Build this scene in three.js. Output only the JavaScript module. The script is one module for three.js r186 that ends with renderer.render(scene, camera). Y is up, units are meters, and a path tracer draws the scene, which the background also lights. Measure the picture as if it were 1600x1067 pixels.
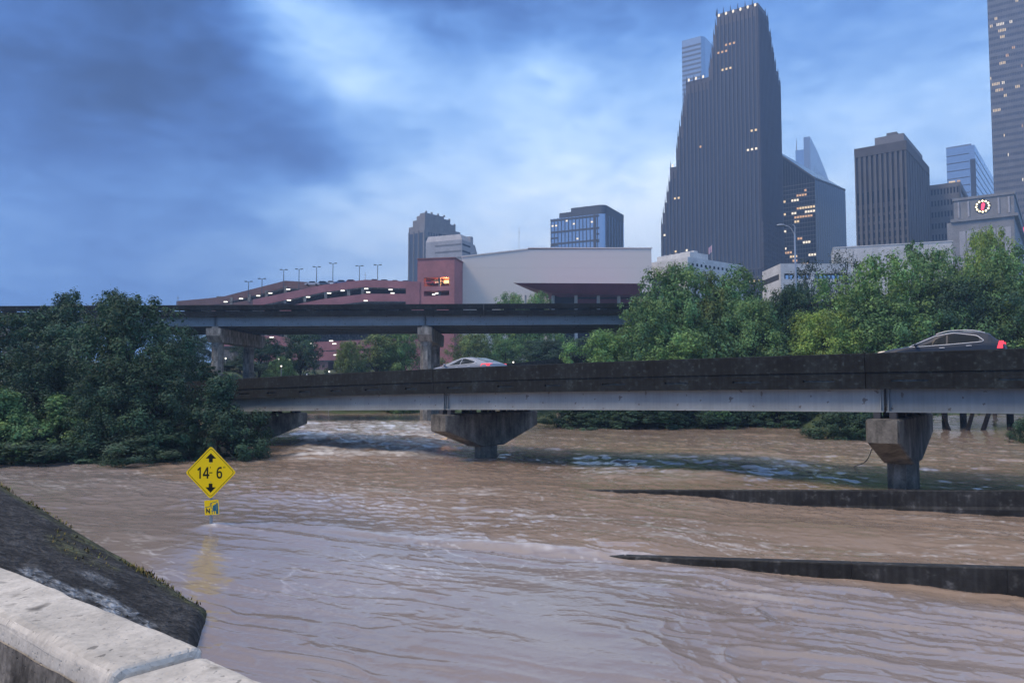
import * as THREE from 'three';
import { mergeGeometries } from 'three/addons/utils/BufferGeometryUtils.js';

// ---------------------------------------------------------------- camera, sky, sun, exposure
const D2R = Math.PI / 180;
const CAM_H = 4.55, F = 1200, PITCH = 3.2 * D2R;                 // metres above the flood, focal length for a 1600 x 1067 frame
const scene = new THREE.Scene();
const camera = new THREE.PerspectiveCamera(2 * Math.atan(533.5 / F) / D2R, 1600 / 1067, 0.1, 9000);
camera.position.set(0, CAM_H, 0);
camera.rotation.x = PITCH;
const renderer = new THREE.WebGLRenderer({ antialias: true });
renderer.toneMapping = THREE.LinearToneMapping;
renderer.toneMappingExposure = 1.92;
renderer.shadowMap.enabled = true;

const CP = Math.cos(PITCH), SP = Math.sin(PITCH);
// where the line of sight through a picture point reaches the given distance north of the camera (used to survey the site)
function at(px, py, dist) {
  const rx = (px - 800) / F, ry = (533.5 - py) / F;
  const dy = ry * CP + SP, dz = CP - ry * SP;
  const k = dist / dz;
  return new THREE.Vector3(rx * k, CAM_H + dy * k, -dist);
}
function onY(px, py, y) {
  const rx = (px - 800) / F, ry = (533.5 - py) / F;
  const dy = ry * CP + SP, dz = CP - ry * SP;
  const k = (y - CAM_H) / dy;
  return new THREE.Vector3(rx * k, y, -dz * k);
}
function mulberry(a) {
  return () => { a = (a + 0x6d2b79f5) | 0; let t = Math.imul(a ^ (a >>> 15), 1 | a); t = (t + Math.imul(t ^ (t >>> 7), 61 | t)) ^ t; return ((t ^ (t >>> 14)) >>> 0) / 4294967296; };
}
const clamp = (x, a = 0, b = 1) => Math.min(b, Math.max(a, x));
const sstep = (a, b, x) => { const t = clamp((x - a) / (b - a)); return t * t * (3 - 2 * t); };
const lerp = (a, b, t) => a + (b - a) * t;
function hash3(x, y, z) {
  let h = Math.imul(x, 374761393) ^ Math.imul(y, 668265263) ^ Math.imul(z, 2147483647 ^ 1274126177);
  h = Math.imul(h ^ (h >>> 13), 1274126177); h ^= h >>> 16;
  return (h >>> 0) / 4294967296;
}
function noise3(x, y, z) {
  const xi = Math.floor(x), yi = Math.floor(y), zi = Math.floor(z);
  let fx = x - xi, fy = y - yi, fz = z - zi;
  fx = fx * fx * fx * (fx * (fx * 6 - 15) + 10); fy = fy * fy * fy * (fy * (fy * 6 - 15) + 10); fz = fz * fz * (3 - 2 * fz);
  const n = (a, b, c) => hash3(xi + a, yi + b, zi + c);
  return lerp(lerp(lerp(n(0, 0, 0), n(1, 0, 0), fx), lerp(n(0, 1, 0), n(1, 1, 0), fx), fy), lerp(lerp(n(0, 0, 1), n(1, 0, 1), fx), lerp(n(0, 1, 1), n(1, 1, 1), fx), fy), fz);
}
function hash2(x, y, s) { let h = Math.imul(x, 374761393) ^ Math.imul(y, 668265263) ^ Math.imul(s, 974711); h = Math.imul(h ^ (h >>> 13), 1274126177); h ^= h >>> 16; return (h >>> 0) / 4294967296; }
function noise2(x, y, s = 0) {
  const xi = Math.floor(x), yi = Math.floor(y);
  let fx = x - xi, fy = y - yi;
  fx = fx * fx * fx * (fx * (fx * 6 - 15) + 10); fy = fy * fy * fy * (fy * (fy * 6 - 15) + 10);
  return lerp(lerp(hash2(xi, yi, s), hash2(xi + 1, yi, s), fx), lerp(hash2(xi, yi + 1, s), hash2(xi + 1, yi + 1, s), fx), fy);
}
function fbm2(x, y, o, s = 0) { let v = 0, a = 0.5, t = 0; for (let i = 0; i < o; i++) { v += a * noise2(x, y, s + i * 17); t += a; a *= 0.5; x = x * 2.03 + 3.1; y = y * 2.03 + 1.7; } return v / t; }
function fbm3(x, y, z, o) { let v = 0, a = 0.5, t = 0; for (let i = 0; i < o; i++) { v += a * noise3(x, y, z); t += a; a *= 0.5; x = x * 2.03 + 3.1; y = y * 2.03 + 1.7; z = z * 2.03 + 5.2; } return v / t; }

// Storm sky: a tone (0 dark slate blue cloud ... 1 pale gap near the horizon) read at a few directions, broken up by cloud noise.
const SKYPTS = [ // picture x, y, tone
  [40, 60, 0.26], [220, 130, 0.02], [120, 150, 0.06], [330, 60, 0.2], [90, 30, 0.2], [0, 130, 0.24], [300, 180, 0.1], [420, 200, 0.16], [560, 215, 0.26], [480, 75, 0.8], [560, 105, 0.88], [620, 140, 0.8],
  [600, 10, 0.14], [780, 20, 0.14], [700, 70, 0.34], [750, 120, 0.72], [820, 160, 0.76], [950, 110, 0.52], [960, 20, 0.3], [1000, 200, 0.58], [640, 210, 0.56], [700, 260, 0.68],
  [0, 240, 0.16], [150, 230, 0.2], [10, 350, 0.56], [60, 350, 0.46], [130, 310, 0.36], [200, 350, 0.36], [300, 300, 0.42], [400, 270, 0.5], [330, 360, 0.46], [100, 430, 0.46], [20, 450, 0.46], [300, 430, 0.54], [450, 400, 0.66], [550, 350, 0.78],
  [600, 420, 0.84], [700, 340, 0.92], [830, 350, 0.98], [1010, 360, 1.0], [990, 300, 0.86], [850, 260, 0.78], [980, 230, 0.72],
  [1280, 30, 0.4], [1420, 20, 0.4], [1300, 110, 0.5], [1400, 90, 0.5], [1500, 70, 0.64], [1440, 170, 0.6], [1500, 190, 0.7], [1280, 200, 0.68], [1400, 205, 0.72], [1330, 340, 0.8], [1600, 200, 0.7],
].map(([x, y, t]) => { const p = at(x, y, 1).sub(camera.position).normalize(); return [p.x, p.y, p.z, t]; });
const RAMP = [[0, 27, 51, 92], [0.2, 51, 84, 139], [0.42, 86, 125, 181], [0.62, 129, 164, 208], [0.82, 174, 200, 229], [1, 218, 231, 243]];
const lin = (c) => { c /= 255; return c <= 0.04045 ? c / 12.92 : Math.pow((c + 0.055) / 1.055, 2.4); };
function ramp(t) {
  t = clamp(t);
  let i = 0; while (i < RAMP.length - 2 && t > RAMP[i + 1][0]) i++;
  const a = RAMP[i], b = RAMP[i + 1], k = (t - a[0]) / (b[0] - a[0]);
  return [1, 2, 3].map((c) => lin(lerp(a[c], b[c], k)));
}
function skyTone(x, y, z) {
  const wob = 0.06, wx = x + wob * (fbm3(x * 7, y * 14, z * 7, 4) - 0.5) * 2, wy = y + wob * 0.7 * (fbm3(x * 7 + 9, y * 14, z * 7 + 4, 4) - 0.5) * 2;
  let w = 0.012, s = w * (0.5 + 0.1 * sstep(0.4, 0.9, y));
  if (z < -0.3) for (const p of SKYPTS) {
    const dx = wx - p[0], dy = (wy - p[1]) * 1.35, dz = z - p[2], q = dx * dx + dy * dy + dz * dz; if (q > 0.06) continue;
    const g = Math.exp(-q / 0.0058);
    w += g; s += g * p[3];
  }
  const t = 0.5 + (s / w - 0.5) * 1.16, d = fbm3(x * 6 + 2, y * 15, z * 6, 5) - 0.5, f = fbm3(x * 15 + d * 1.5, y * 36 + d, z * 15, 5) - 0.5, k = fbm3(x * 44 + f * 2, y * 95, z * 44, 4) - 0.5;
  const billow = 1 - Math.abs(2 * fbm3(x * 11 + d * 2, y * 26 + f, z * 11 + 7, 4) - 1);
  return t - 0.02 + d * 0.22 + f * 0.15 + k * 0.08 + (billow - 0.72) * 0.13;
}
{
  const w = 4096, h = 2048, data = new Float32Array(w * h * 4), j0 = h / 2 - 24;
  for (let j = j0; j < h; j++) {
    const el = ((j + 0.5) / h - 0.5) * Math.PI, y = Math.sin(el), c = Math.cos(el), yy = Math.max(y, -0.02), step = y > 0.52 ? 4 : 1;
    for (let i = 0; i < w; i++) {
      const o = (j * w + i) * 4;
      const ph = ((i + 0.5) / w - 0.5) * 2 * Math.PI, x = Math.cos(ph) * c, z = Math.sin(ph) * c;
      const seen = z < -0.55 && y < 0.5;
      if (!seen && (i & 3)) { for (let k = 0; k < 4; k++) data[o + k] = data[o - 4 + k]; continue; }   // coarser away from the frame
      if (!seen && (j & 3) && j > j0 + 3 && data[o - w * 4 + 3]) { for (let k = 0; k < 4; k++) data[o + k] = data[o - w * 4 + k]; continue; }
      const col = ramp(skyTone(x, yy, z));
      const grey = sstep(0.42, 0.8, yy), lum = 0.3 * col[0] + 0.55 * col[1] + 0.15 * col[2];   // overhead the cloud deck is plain grey
      for (let k = 0; k < 3; k++) data[o + k] = 1.1 * lerp(col[k], lum * [1.0, 1.02, 1.1][k] * 1.25, grey * 0.8);
      data[o + 3] = 1;
    }
  }
  for (let j = 0; j < j0; j++) data.copyWithin(j * w * 4, j0 * w * 4, (j0 + 1) * w * 4);
  const sky = new THREE.DataTexture(data, w, h, THREE.RGBAFormat, THREE.FloatType);
  sky.mapping = THREE.EquirectangularReflectionMapping;
  sky.magFilter = THREE.LinearFilter; sky.minFilter = THREE.LinearFilter;
  sky.needsUpdate = true;
  scene.background = sky;
  scene.environment = sky;
}
const sun = new THREE.DirectionalLight(0xffe3c2, 1.5);
sun.position.set(-125, 160, -18);
sun.target.position.set(0, 0, -60);
sun.castShadow = true;
sun.shadow.radius = 34;
sun.shadow.mapSize.set(4096, 4096);
Object.assign(sun.shadow.camera, { left: -220, right: 220, top: 220, bottom: -220, near: 1, far: 700 });
scene.add(sun, sun.target);
const C0 = (r, g, b) => new THREE.Color().setRGB(r, g, b);
scene.fog = new THREE.FogExp2(C0(0.42, 0.64, 1), 0.0006);

// ---------------------------------------------------------------- helpers
const taken = new Map();
function numbered(name) { const n = taken.get(name) ?? 0; taken.set(name, n + 1); return n ? name + '_' + String(n).padStart(3, '0') : name; }
function tag(o, label, category, group, kind) { if (label) o.userData.label = label; if (category) o.userData.category = category; if (group) o.userData.group = group; if (kind) o.userData.kind = kind; return o; }
function thing(name, label, category, pos = [0, 0, 0], turn = 0, group) {
  const g = new THREE.Group(); g.name = numbered(name); g.position.set(...(pos.isVector3 ? pos.toArray() : pos)); g.rotation.y = turn;
  tag(g, label, category, group); scene.add(g); return g;
}
const V = (x, y, z) => new THREE.Vector3(x, y, z);
// collects faces; uv are metres along the face
class MB {
  constructor() { this.p = []; this.n = []; this.u = []; }
  tri(a, b, c, na, nb, nc) {
    const e1 = b.clone().sub(a), e2 = c.clone().sub(a), fn = e1.cross(e2);
    if (fn.lengthSq() < 1e-16) return this; fn.normalize();
    const up = Math.abs(fn.y) > 0.75; const l = Math.hypot(fn.x, fn.z) || 1, tx = -fn.z / l, tz = fn.x / l;
    [[a, na], [b, nb], [c, nc]].forEach(([q, m]) => {
      this.p.push(q.x, q.y, q.z); const nn = m ?? fn; this.n.push(nn.x, nn.y, nn.z);
      if (up) this.u.push(q.x, q.z); else this.u.push(q.x * tx + q.z * tz, q.y);
    });
    return this;
  }
  quad(a, b, c, d) { return this.tri(a, b, c).tri(a, c, d); }
  // box between two corners
  bb(x0, y0, z0, x1, y1, z1) {
    const q = (...i) => this.quad(...i.map((k) => V(k & 1 ? x1 : x0, k & 2 ? y1 : y0, k & 4 ? z1 : z0)));
    q(4, 5, 7, 6); q(1, 0, 2, 3); q(5, 1, 3, 7); q(0, 4, 6, 2); q(6, 7, 3, 2); q(0, 1, 5, 4); return this;
  }
  box(cx, cy, cz, w, h, d) { return this.bb(cx - w / 2, cy - h / 2, cz - d / 2, cx + w / 2, cy + h / 2, cz + d / 2); }
  geo(g, m) {
    g = g.index ? g.toNonIndexed() : g; if (m) g = g.clone().applyMatrix4(m);
    const P = g.attributes.position, N = g.attributes.normal, v = (A, i) => V(A.getX(i), A.getY(i), A.getZ(i));
    for (let i = 0; i < P.count; i += 3) this.tri(v(P, i), v(P, i + 1), v(P, i + 2), v(N, i), v(N, i + 1), v(N, i + 2));
    return this;
  }
  // polygon rings: loops[i] is a closed ring of points; consecutive rings are skinned, ends capped when asked
  loft(loops, cap = true) {
    const n = loops[0].length;
    for (let i = 0; i + 1 < loops.length; i++) for (let k = 0; k < n; k++) { const a = loops[i], b = loops[i + 1], m = (k + 1) % n; this.quad(a[k], a[m], b[m], b[k]); }
    if (cap) for (const [L, rev] of [[loops[0], true], [loops[loops.length - 1], false]]) {
      const pts = L, o = pts[0], nrm = V(0, 0, 0);
      for (let k = 1; k + 1 < n; k++) nrm.add(pts[k].clone().sub(o).cross(pts[k + 1].clone().sub(o)));
      nrm.normalize();
      const ax = Math.abs(nrm.y) < 0.9 ? V(0, 1, 0).cross(nrm).normalize() : V(1, 0, 0), ay = nrm.clone().cross(ax);
      const flat = pts.map((q) => new THREE.Vector2(q.clone().sub(o).dot(ax), q.clone().sub(o).dot(ay)));
      for (const [i, j, k] of THREE.ShapeUtils.triangulateShape(flat, [])) rev ? this.tri(pts[k], pts[j], pts[i]) : this.tri(pts[i], pts[j], pts[k]);
    }
    return this;
  }
  bar(a, b, r, sides = 6, r2 = r) {
    const d = b.clone().sub(a).normalize(), s = (Math.abs(d.y) < 0.9 ? V(0, 1, 0) : V(1, 0, 0)).cross(d).normalize(), t = d.clone().cross(s), ring = (c, q) => Array.from({ length: sides }, (_, k) => c.clone().addScaledVector(s, q * Math.cos(k * 2 * Math.PI / sides)).addScaledVector(t, q * Math.sin(k * 2 * Math.PI / sides)));
    return this.loft([ring(a, r), ring(b, r2)]);
  }
  geometry() {
    const g = new THREE.BufferGeometry();
    g.setAttribute('position', new THREE.Float32BufferAttribute(this.p, 3)); g.setAttribute('normal', new THREE.Float32BufferAttribute(this.n, 3)); g.setAttribute('uv', new THREE.Float32BufferAttribute(this.u, 2));
    return g;
  }
  build(name, mat, parent = scene) {
    const m = new THREE.Mesh(this.geometry(), mat); m.name = parent === scene ? numbered(name) : name; m.castShadow = m.receiveShadow = true; parent.add(m); return m;
  }
}
function mesh(name, geo, mat, parent = scene) { const m = new THREE.Mesh(geo, mat); m.name = parent === scene ? numbered(name) : name; m.castShadow = m.receiveShadow = true; parent.add(m); return m; }

// textures ------------------------------------------------------
function tnoise(x, y, per, s) {  // repeats every per lattice cells
  const xi = Math.floor(x), yi = Math.floor(y); let fx = x - xi, fy = y - yi; fx = fx * fx * (3 - 2 * fx); fy = fy * fy * (3 - 2 * fy);
  const m = (a) => ((a % per) + per) % per, n = (a, b) => hash2(m(xi + a), m(yi + b), s);
  return lerp(lerp(n(0, 0), n(1, 0), fx), lerp(n(0, 1), n(1, 1), fx), fy);
}
function tfbm(u, v, per, o, s) { let r = 0, a = 0.5, t = 0; for (let i = 0; i < o; i++) { r += a * tnoise(u * per, v * per, per, s + i * 13); t += a; a *= 0.55; per *= 2; } return r / t; }
function tex(size, fn, srgb, metres) {
  const d = new Uint8Array(size * size * 4);
  for (let j = 0; j < size; j++) for (let i = 0; i < size; i++) { const c = fn(i / size, j / size), o = (j * size + i) * 4; d[o] = clamp(c[0]) * 255; d[o + 1] = clamp(c[1]) * 255; d[o + 2] = clamp(c[2]) * 255; d[o + 3] = 255; }
  const t = new THREE.DataTexture(d, size, size, THREE.RGBAFormat, THREE.UnsignedByteType);
  t.wrapS = t.wrapT = THREE.RepeatWrapping; t.magFilter = THREE.LinearFilter; t.minFilter = THREE.LinearMipmapLinearFilter; t.generateMipmaps = true;
  if (srgb) t.colorSpace = THREE.SRGBColorSpace; t.repeat.set(1 / metres, 1 / metres); t.needsUpdate = true; return t;
}
const grey = (g) => [g, g, g];
const T = {};
T.fine = tex(512, (u, v) => { const n = tfbm(u, v, 32, 4, 3), p = tnoise(u * 128, v * 128, 128, 9); return grey(0.35 + n * 0.4 + (p > 0.93 ? -0.25 : 0)); }, false, 1.3);
T.concrete = tex(512, (u, v) => { const a = tfbm(u, v, 6, 5, 21), b = tfbm(u, v, 48, 3, 31), st = Math.pow(tfbm(u * 1, v * 0.25, 16, 3, 41), 2); const g = 0.72 + (a - 0.5) * 0.4 + (b - 0.5) * 0.16 - st * 0.36; return [g, g * 0.985, g * 0.95]; }, true, 3.1);
T.grime = tex(512, (u, v) => { // black algae and run marks on old parapets
  const a = tfbm(u, v, 5, 5, 51), b = tfbm(u, v, 40, 3, 61), st = tnoise(u * 64, v * 4, 4 * 16, 71) * 0.6 + tnoise(u * 128, v * 4, 128, 73) * 0.4;
  let g = 0.36 + (a - 0.5) * 0.3 + (b - 0.5) * 0.2 - st * 0.2 + (b > 0.62 ? (b - 0.62) * 0.9 : 0); return [g, g * 1.0, g * 0.97];
}, true, 6.3);
T.paint = tex(512, (u, v) => { const a = tfbm(u, v, 6, 5, 81), b = tfbm(u, v, 24, 4, 91), st = tnoise(u * 96, v * 3, 96, 97); let g = 0.80 + (a - 0.5) * 0.16 - st * 0.05; if (b > 0.735) return [0.58, 0.53, 0.5]; return [g, g, g * 0.99]; }, true, 5.7);
T.wall = tex(256, (u, v) => { const a = tfbm(u, v, 6, 5, 111), b = tfbm(u, v, 40, 2, 113); const g = 0.86 + (a - 0.5) * 0.18 + (b - 0.5) * 0.08; return grey(g); }, true, 23);
T.soil = tex(512, (u, v) => { const a = tfbm(u, v, 8, 5, 121), b = tfbm(u, v, 40, 4, 123), p = tnoise(u * 90, v * 90, 90, 127), q = tnoise(u * 30, v * 30, 30, 129); const g = 0.62 + (a - 0.5) * 0.9 + (b - 0.5) * 0.9 + (p > 0.86 ? 0.35 : 0) - (q > 0.84 ? 0.25 : 0); return [g, g * 0.99, g * 0.98]; }, true, 3);
T.ripple = tex(1024, (u, v) => { const w = tfbm(u, v, 8, 3, 131) - 0.5; const a = tfbm(u + w * 0.05, v + w * 0.03, 24, 4, 133); const r = 1 - Math.abs(tfbm(u + w * 0.06, v, 20, 4, 141) * 2 - 1); return grey(a * 0.5 + r * r * 0.5); }, false, 7);
T.cast = tex(512, (u, v) => { const a = tfbm(u, v, 4, 5, 151), b = tfbm(u, v, 64, 3, 153), p = tnoise(u * 90, v * 90, 90, 157), q = tnoise(u * 38, v * 38, 38, 159), e = tfbm(u, v, 9, 4, 161); let g = 0.8 + (a - 0.5) * 0.3 + (b - 0.5) * 0.14 - (p > 0.93 ? 0.14 : 0) - (q > 0.95 ? 0.22 : 0) - (e > 0.66 ? (e - 0.66) * 1.5 : 0); return [g, g * 0.985, g * 0.955]; }, true, 0.9);
T.pits = tex(512, (u, v) => { const n = tfbm(u, v, 40, 4, 163), p = tnoise(u * 110, v * 110, 110, 165), q = tnoise(u * 45, v * 45, 45, 167); return grey(0.45 + (n - 0.5) * 0.6 - (p > 0.88 ? 0.35 : 0) - (q > 0.92 ? 0.4 : 0)); }, false, 0.9);
T.grimeNear = tex(512, (u, v) => { const a = tfbm(u, v, 5, 5, 171), b = tfbm(u, v, 50, 3, 173), st = tnoise(u * 48, v * 6, 48, 175) * 0.6 + tnoise(u * 96, v * 8, 96, 177) * 0.4; const g = 0.62 + (a - 0.5) * 0.8 + (b - 0.5) * 0.3 - st * 0.22; return [g, g * 0.98, g * 0.95]; }, true, 0.8);
const C = (r, g, b) => new THREE.Color().setRGB(r, g, b);
const std = (c, o = {}) => new THREE.MeshStandardMaterial({ color: c, roughness: 0.85, ...o });
const glow = (c, k) => new THREE.MeshStandardMaterial({ color: 0x222222, emissive: c, emissiveIntensity: k, roughness: 0.6 });
const M = {
  parapet: std(C(0.88, 0.85, 0.8), { map: T.cast, bumpMap: T.pits, bumpScale: 0.0045, roughness: 0.95 }),
  weathered: std(C(0.42, 0.4, 0.38), { map: T.grimeNear, bumpMap: T.pits, bumpScale: 0.006, roughness: 0.95 }),
  concrete: std(C(0.62, 0.6, 0.56), { map: T.concrete, bumpMap: T.fine, bumpScale: 0.01, roughness: 0.92 }),
  pier: std(C(0.5, 0.48, 0.44), { map: T.concrete, bumpMap: T.fine, bumpScale: 0.012, roughness: 0.95 }),
  grime: std(C(0.13, 0.18, 0.205), { map: T.grime, bumpMap: T.fine, bumpScale: 0.012, roughness: 0.95 }),
  girder: std(C(0.52, 0.56, 0.58), { map: T.paint, roughness: 0.55 }),
  girderOld: std(C(0.33, 0.39, 0.44), { map: T.paint, roughness: 0.7 }),
  steelDark: std(C(0.05, 0.05, 0.055), { roughness: 0.7 }),
  asphalt: std(C(0.06, 0.06, 0.06), { map: T.soil, roughness: 0.95 }),
  timber: std(C(0.05, 0.042, 0.036), { map: T.soil, roughness: 0.95 }),
  galv: std(C(0.45, 0.47, 0.5), { roughness: 0.45, metalness: 0.6 }),
};

// ---------------------------------------------------------------- ground: river banks and the city's level
const SHORE = [[-3, 40], [-1.1, 43], [-0.67, 48], [-0.5, 50], [-0.4, 51], [-0.355, 54], [-0.335, 70], [-0.315, 112], [-0.25, 122], [-0.05, 122], [0.0, 112], [0.03, 90], [0.1, 81], [0.25, 80], [0.36, 79.5], [0.39, 74], [0.4, 68], [0.43, 64], [0.465, 66], [0.485, 112], [0.6, 116], [0.9, 112], [1.4, 90], [3, 60]];
function shoreZ(r) { let i = 0; while (i < SHORE.length - 2 && r > SHORE[i + 1][0]) i++; const a = SHORE[i], b = SHORE[i + 1]; return lerp(a[1], b[1], sstep(a[0], b[0], r)); }
function groundY(x, d) {
  const r = x / d, s = shoreZ(clamp(r, -3, 3)), e = d - s;
  const rise = e < 0 ? e * 0.14 : e * 0.1 + sstep(0, 3, e) * 0.25;
  return clamp(rise + (fbm2(x * 0.13, d * 0.13, 3, 5) - 0.5) * 0.5 * sstep(2, 12, e), -2.2, 8.4);
}
{
  const rs = [], ds = [];
  for (let i = 0; i <= 220; i++) rs.push(-2.2 + 4.4 * i / 220);
  for (let d = 36; d < 330; d *= 1.03) ds.push(d);
  ds.push(500, 900, 1500, 2000);
  const pos = [], uv = [], idx = [], col = [];
  for (const d of ds) for (const r of rs) {
    const x = clamp(r * d, -900, 900), y = groundY(x, d); pos.push(x, y, -d); uv.push(x, d);
    const g = fbm2(x * 0.22, d * 0.22, 4, 9), wet = 1;
    const grass = sstep(0.35, 0.6, g); col.push(lerp(0.09, 0.06, grass) * wet, lerp(0.075, 0.1, grass) * wet, lerp(0.05, 0.035, grass) * wet);
  }
  const n = rs.length;
  for (let j = 0; j + 1 < ds.length; j++) for (let i = 0; i + 1 < n; i++) { const a = j * n + i; idx.push(a, a + 1, a + n, a + 1, a + n + 1, a + n); }
  const g = new THREE.BufferGeometry(); g.setAttribute('position', new THREE.Float32BufferAttribute(pos, 3)); g.setAttribute('uv', new THREE.Float32BufferAttribute(uv, 2)); g.setAttribute('color', new THREE.Float32BufferAttribute(col, 3)); g.setIndex(idx); g.computeVertexNormals();
  tag(mesh('ground', g, std(C(1, 1, 1), { vertexColors: true, bumpMap: T.soil, bumpScale: 0.05, roughness: 1 })), 'grassy river bank rising to the city level', null, null, 'structure');
}

// ---------------------------------------------------------------- the flood
const WALL2 = { a: onY(985, 874, 0), b: onY(1600, 935, 0) };       // line of the nearer drowned road wall
const WALL1 = { a: onY(920, 771, 0), b: onY(1600, 808, 0) };
function sideOf(w, x, z) { const dx = w.b.x - w.a.x, dz = w.b.z - w.a.z, l = Math.hypot(dx, dz); return [((x - w.a.x) * dx + (z - w.a.z) * dz) / l, ((x - w.a.x) * dz - (z - w.a.z) * dx) / l]; }  // along, away (positive = beyond the wall)
const ridge = (n) => 1 - Math.abs(2 * n - 1);
function water(x, z) {
  const d = -z, [al, aw] = sideOf(WALL2, x, z), [al1, aw1] = sideOf(WALL1, x, z);
  const u = (al + 0.25 * aw), v = aw;                                // along and across the current
  const calm = sstep(0.36, 0.56, fbm2(x * 0.085 + 4.3, d * 0.085 + 1.2, 3, 201)) * sstep(30, 18, d);
  const turb = sstep(-1.0, 2.0, aw + 0.0) * 0.8 + sstep(25, 32, d) * 0.5;
  let h = 0;
  h += (fbm2(u * 0.16, v * 0.3, 3, 211) - 0.5) * 0.20;                // long swell and boils
  const warp = (fbm2(x * 0.5, d * 0.5, 2, 221) - 0.5) * 1.6;
  const trains = ridge(noise2(u * 0.6 + warp * 1.2, v * 2.3 + warp * 0.8, 231)), fine = ridge(noise2(u * 1.9 + warp * 1.8, v * 5.6 + warp * 1.5, 241)), chop = fbm2(x * 2.2 + warp, d * 2.6, 3, 251) - 0.5;
  const right = sstep(0.5, 5, x) * sstep(22, 17, d) * lerp(0.35, 1, sstep(0.2, 1.6, -aw)) + 0.6 * sstep(24, 20, d) * sstep(-2, 0.3, aw) * sstep(-12, -6, al);
  const act = lerp(1, 0.16, calm * (1 - 0.85 * clamp(right))) * lerp(0.75, 1.25, fbm2(u * 0.2, v * 0.35, 2, 261));
  h += act * (trains * trains * (0.026 + 0.05 * right) + fine * fine * (0.011 + 0.018 * right));
  h += act * chop * (0.014 + 0.06 * clamp(turb));
  h += (fbm2(x * 0.7, d * 0.85, 3, 271) - 0.5) * 0.16 * sstep(30, 45, d);
  // the current drops over the wall where it lies drowned
  const over = sstep(-14, -3, al) * (1 - sstep(0.0, 1.5, al)), line = aw + 0.35 * (noise2(al * 0.5, 3, 281) - 0.5) + 0.012 * al * al * (al < 0 ? 1 : 0) * 0.3;
  h += over * (0.10 * sstep(-0.35, 0.3, line) - 0.07 * Math.exp(-((line + 0.5) ** 2) / 0.12) + 0.03 * Math.exp(-((line + 1.1) ** 2) / 0.1));
  // a V of disturbed water behind the sign post
  const sp = onY(329, 823, 0), sx = x - sp.x, sz = z - sp.z; h += 0.06 * Math.exp(-(sx * sx + sz * sz) / 0.2); const wk = Math.hypot(sx, sz), wa = sx > 0 ? Math.exp(-((Math.abs(sz - sx * 0.15) - sx * 0.3) ** 2) / 0.05) * Math.exp(-sx / 2.4) : 0; h += 0.05 * wa;
  // foam: thin drawn-out lines and specks
  const fw = (fbm2(x * 0.22, d * 0.22, 3, 291) - 0.5) * 5;
  const l1 = ridge(fbm2(u * 0.11 + fw * 0.3, v * 0.55 + fw * 0.5, 4, 301)), l2 = ridge(fbm2(u * 0.3 + fw * 0.2, v * 1.4 + fw, 4, 311));
  const where = sstep(0.42, 0.6, fbm2(u * 0.06, v * 0.13, 3, 321) + 0.10 * sstep(20, 34, d)) * sstep(13, 22, d);
  let foam = where * (sstep(0.95, 0.995, l1) * 0.5 + sstep(0.955, 0.995, l2) * 0.5) * (0.3 + 0.7 * noise2(x * 7, d * 7, 331));
  foam += 0.5 * over * Math.exp(-((line - 0.2) ** 2) / 0.05) * noise2(x * 5, d * 5, 341);
  foam += 0.7 * Math.exp(-wk * wk / 0.1) * noise2(x * 9, d * 9, 345) + 0.45 * wa * sstep(0.45, 0.7, noise2(x * 6, d * 6, 347));
  // standing rapids under the near bridge
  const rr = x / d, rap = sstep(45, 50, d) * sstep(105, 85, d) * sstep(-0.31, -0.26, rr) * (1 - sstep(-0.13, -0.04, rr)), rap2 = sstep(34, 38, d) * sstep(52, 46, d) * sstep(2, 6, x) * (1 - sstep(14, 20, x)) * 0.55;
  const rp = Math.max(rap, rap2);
  h += rp * (ridge(fbm2(x * 0.25 + fw * 0.1, d * 0.5, 3, 351)) * 0.32 + (fbm2(x * 1.1, d * 1.3, 3, 361) - 0.5) * 0.22);
  foam += (rap * 0.6 + rp) * sstep(0.45, 0.92, ridge(fbm2(x * 0.35 + fw * 0.12, d * 0.8, 4, 371))) * (0.25 + 0.6 * noise2(x * 4, d * 4, 381));  // real foam, thickened here so its white also paints the bright sky reflection
  const silt = fbm2(u * 0.1, v * 0.22, 4, 391), tan = sstep(-0.6, 1.4, aw + (fbm2(u * 0.12, v * 0.2, 4, 395) - 0.5) * 7 + (al < -4 ? (al + 4) * 0.35 : 0));   // browner beyond the wall; nearer water is greyed to paint in pale sky reflection
  return [h, clamp(foam), silt, tan];
}
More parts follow.
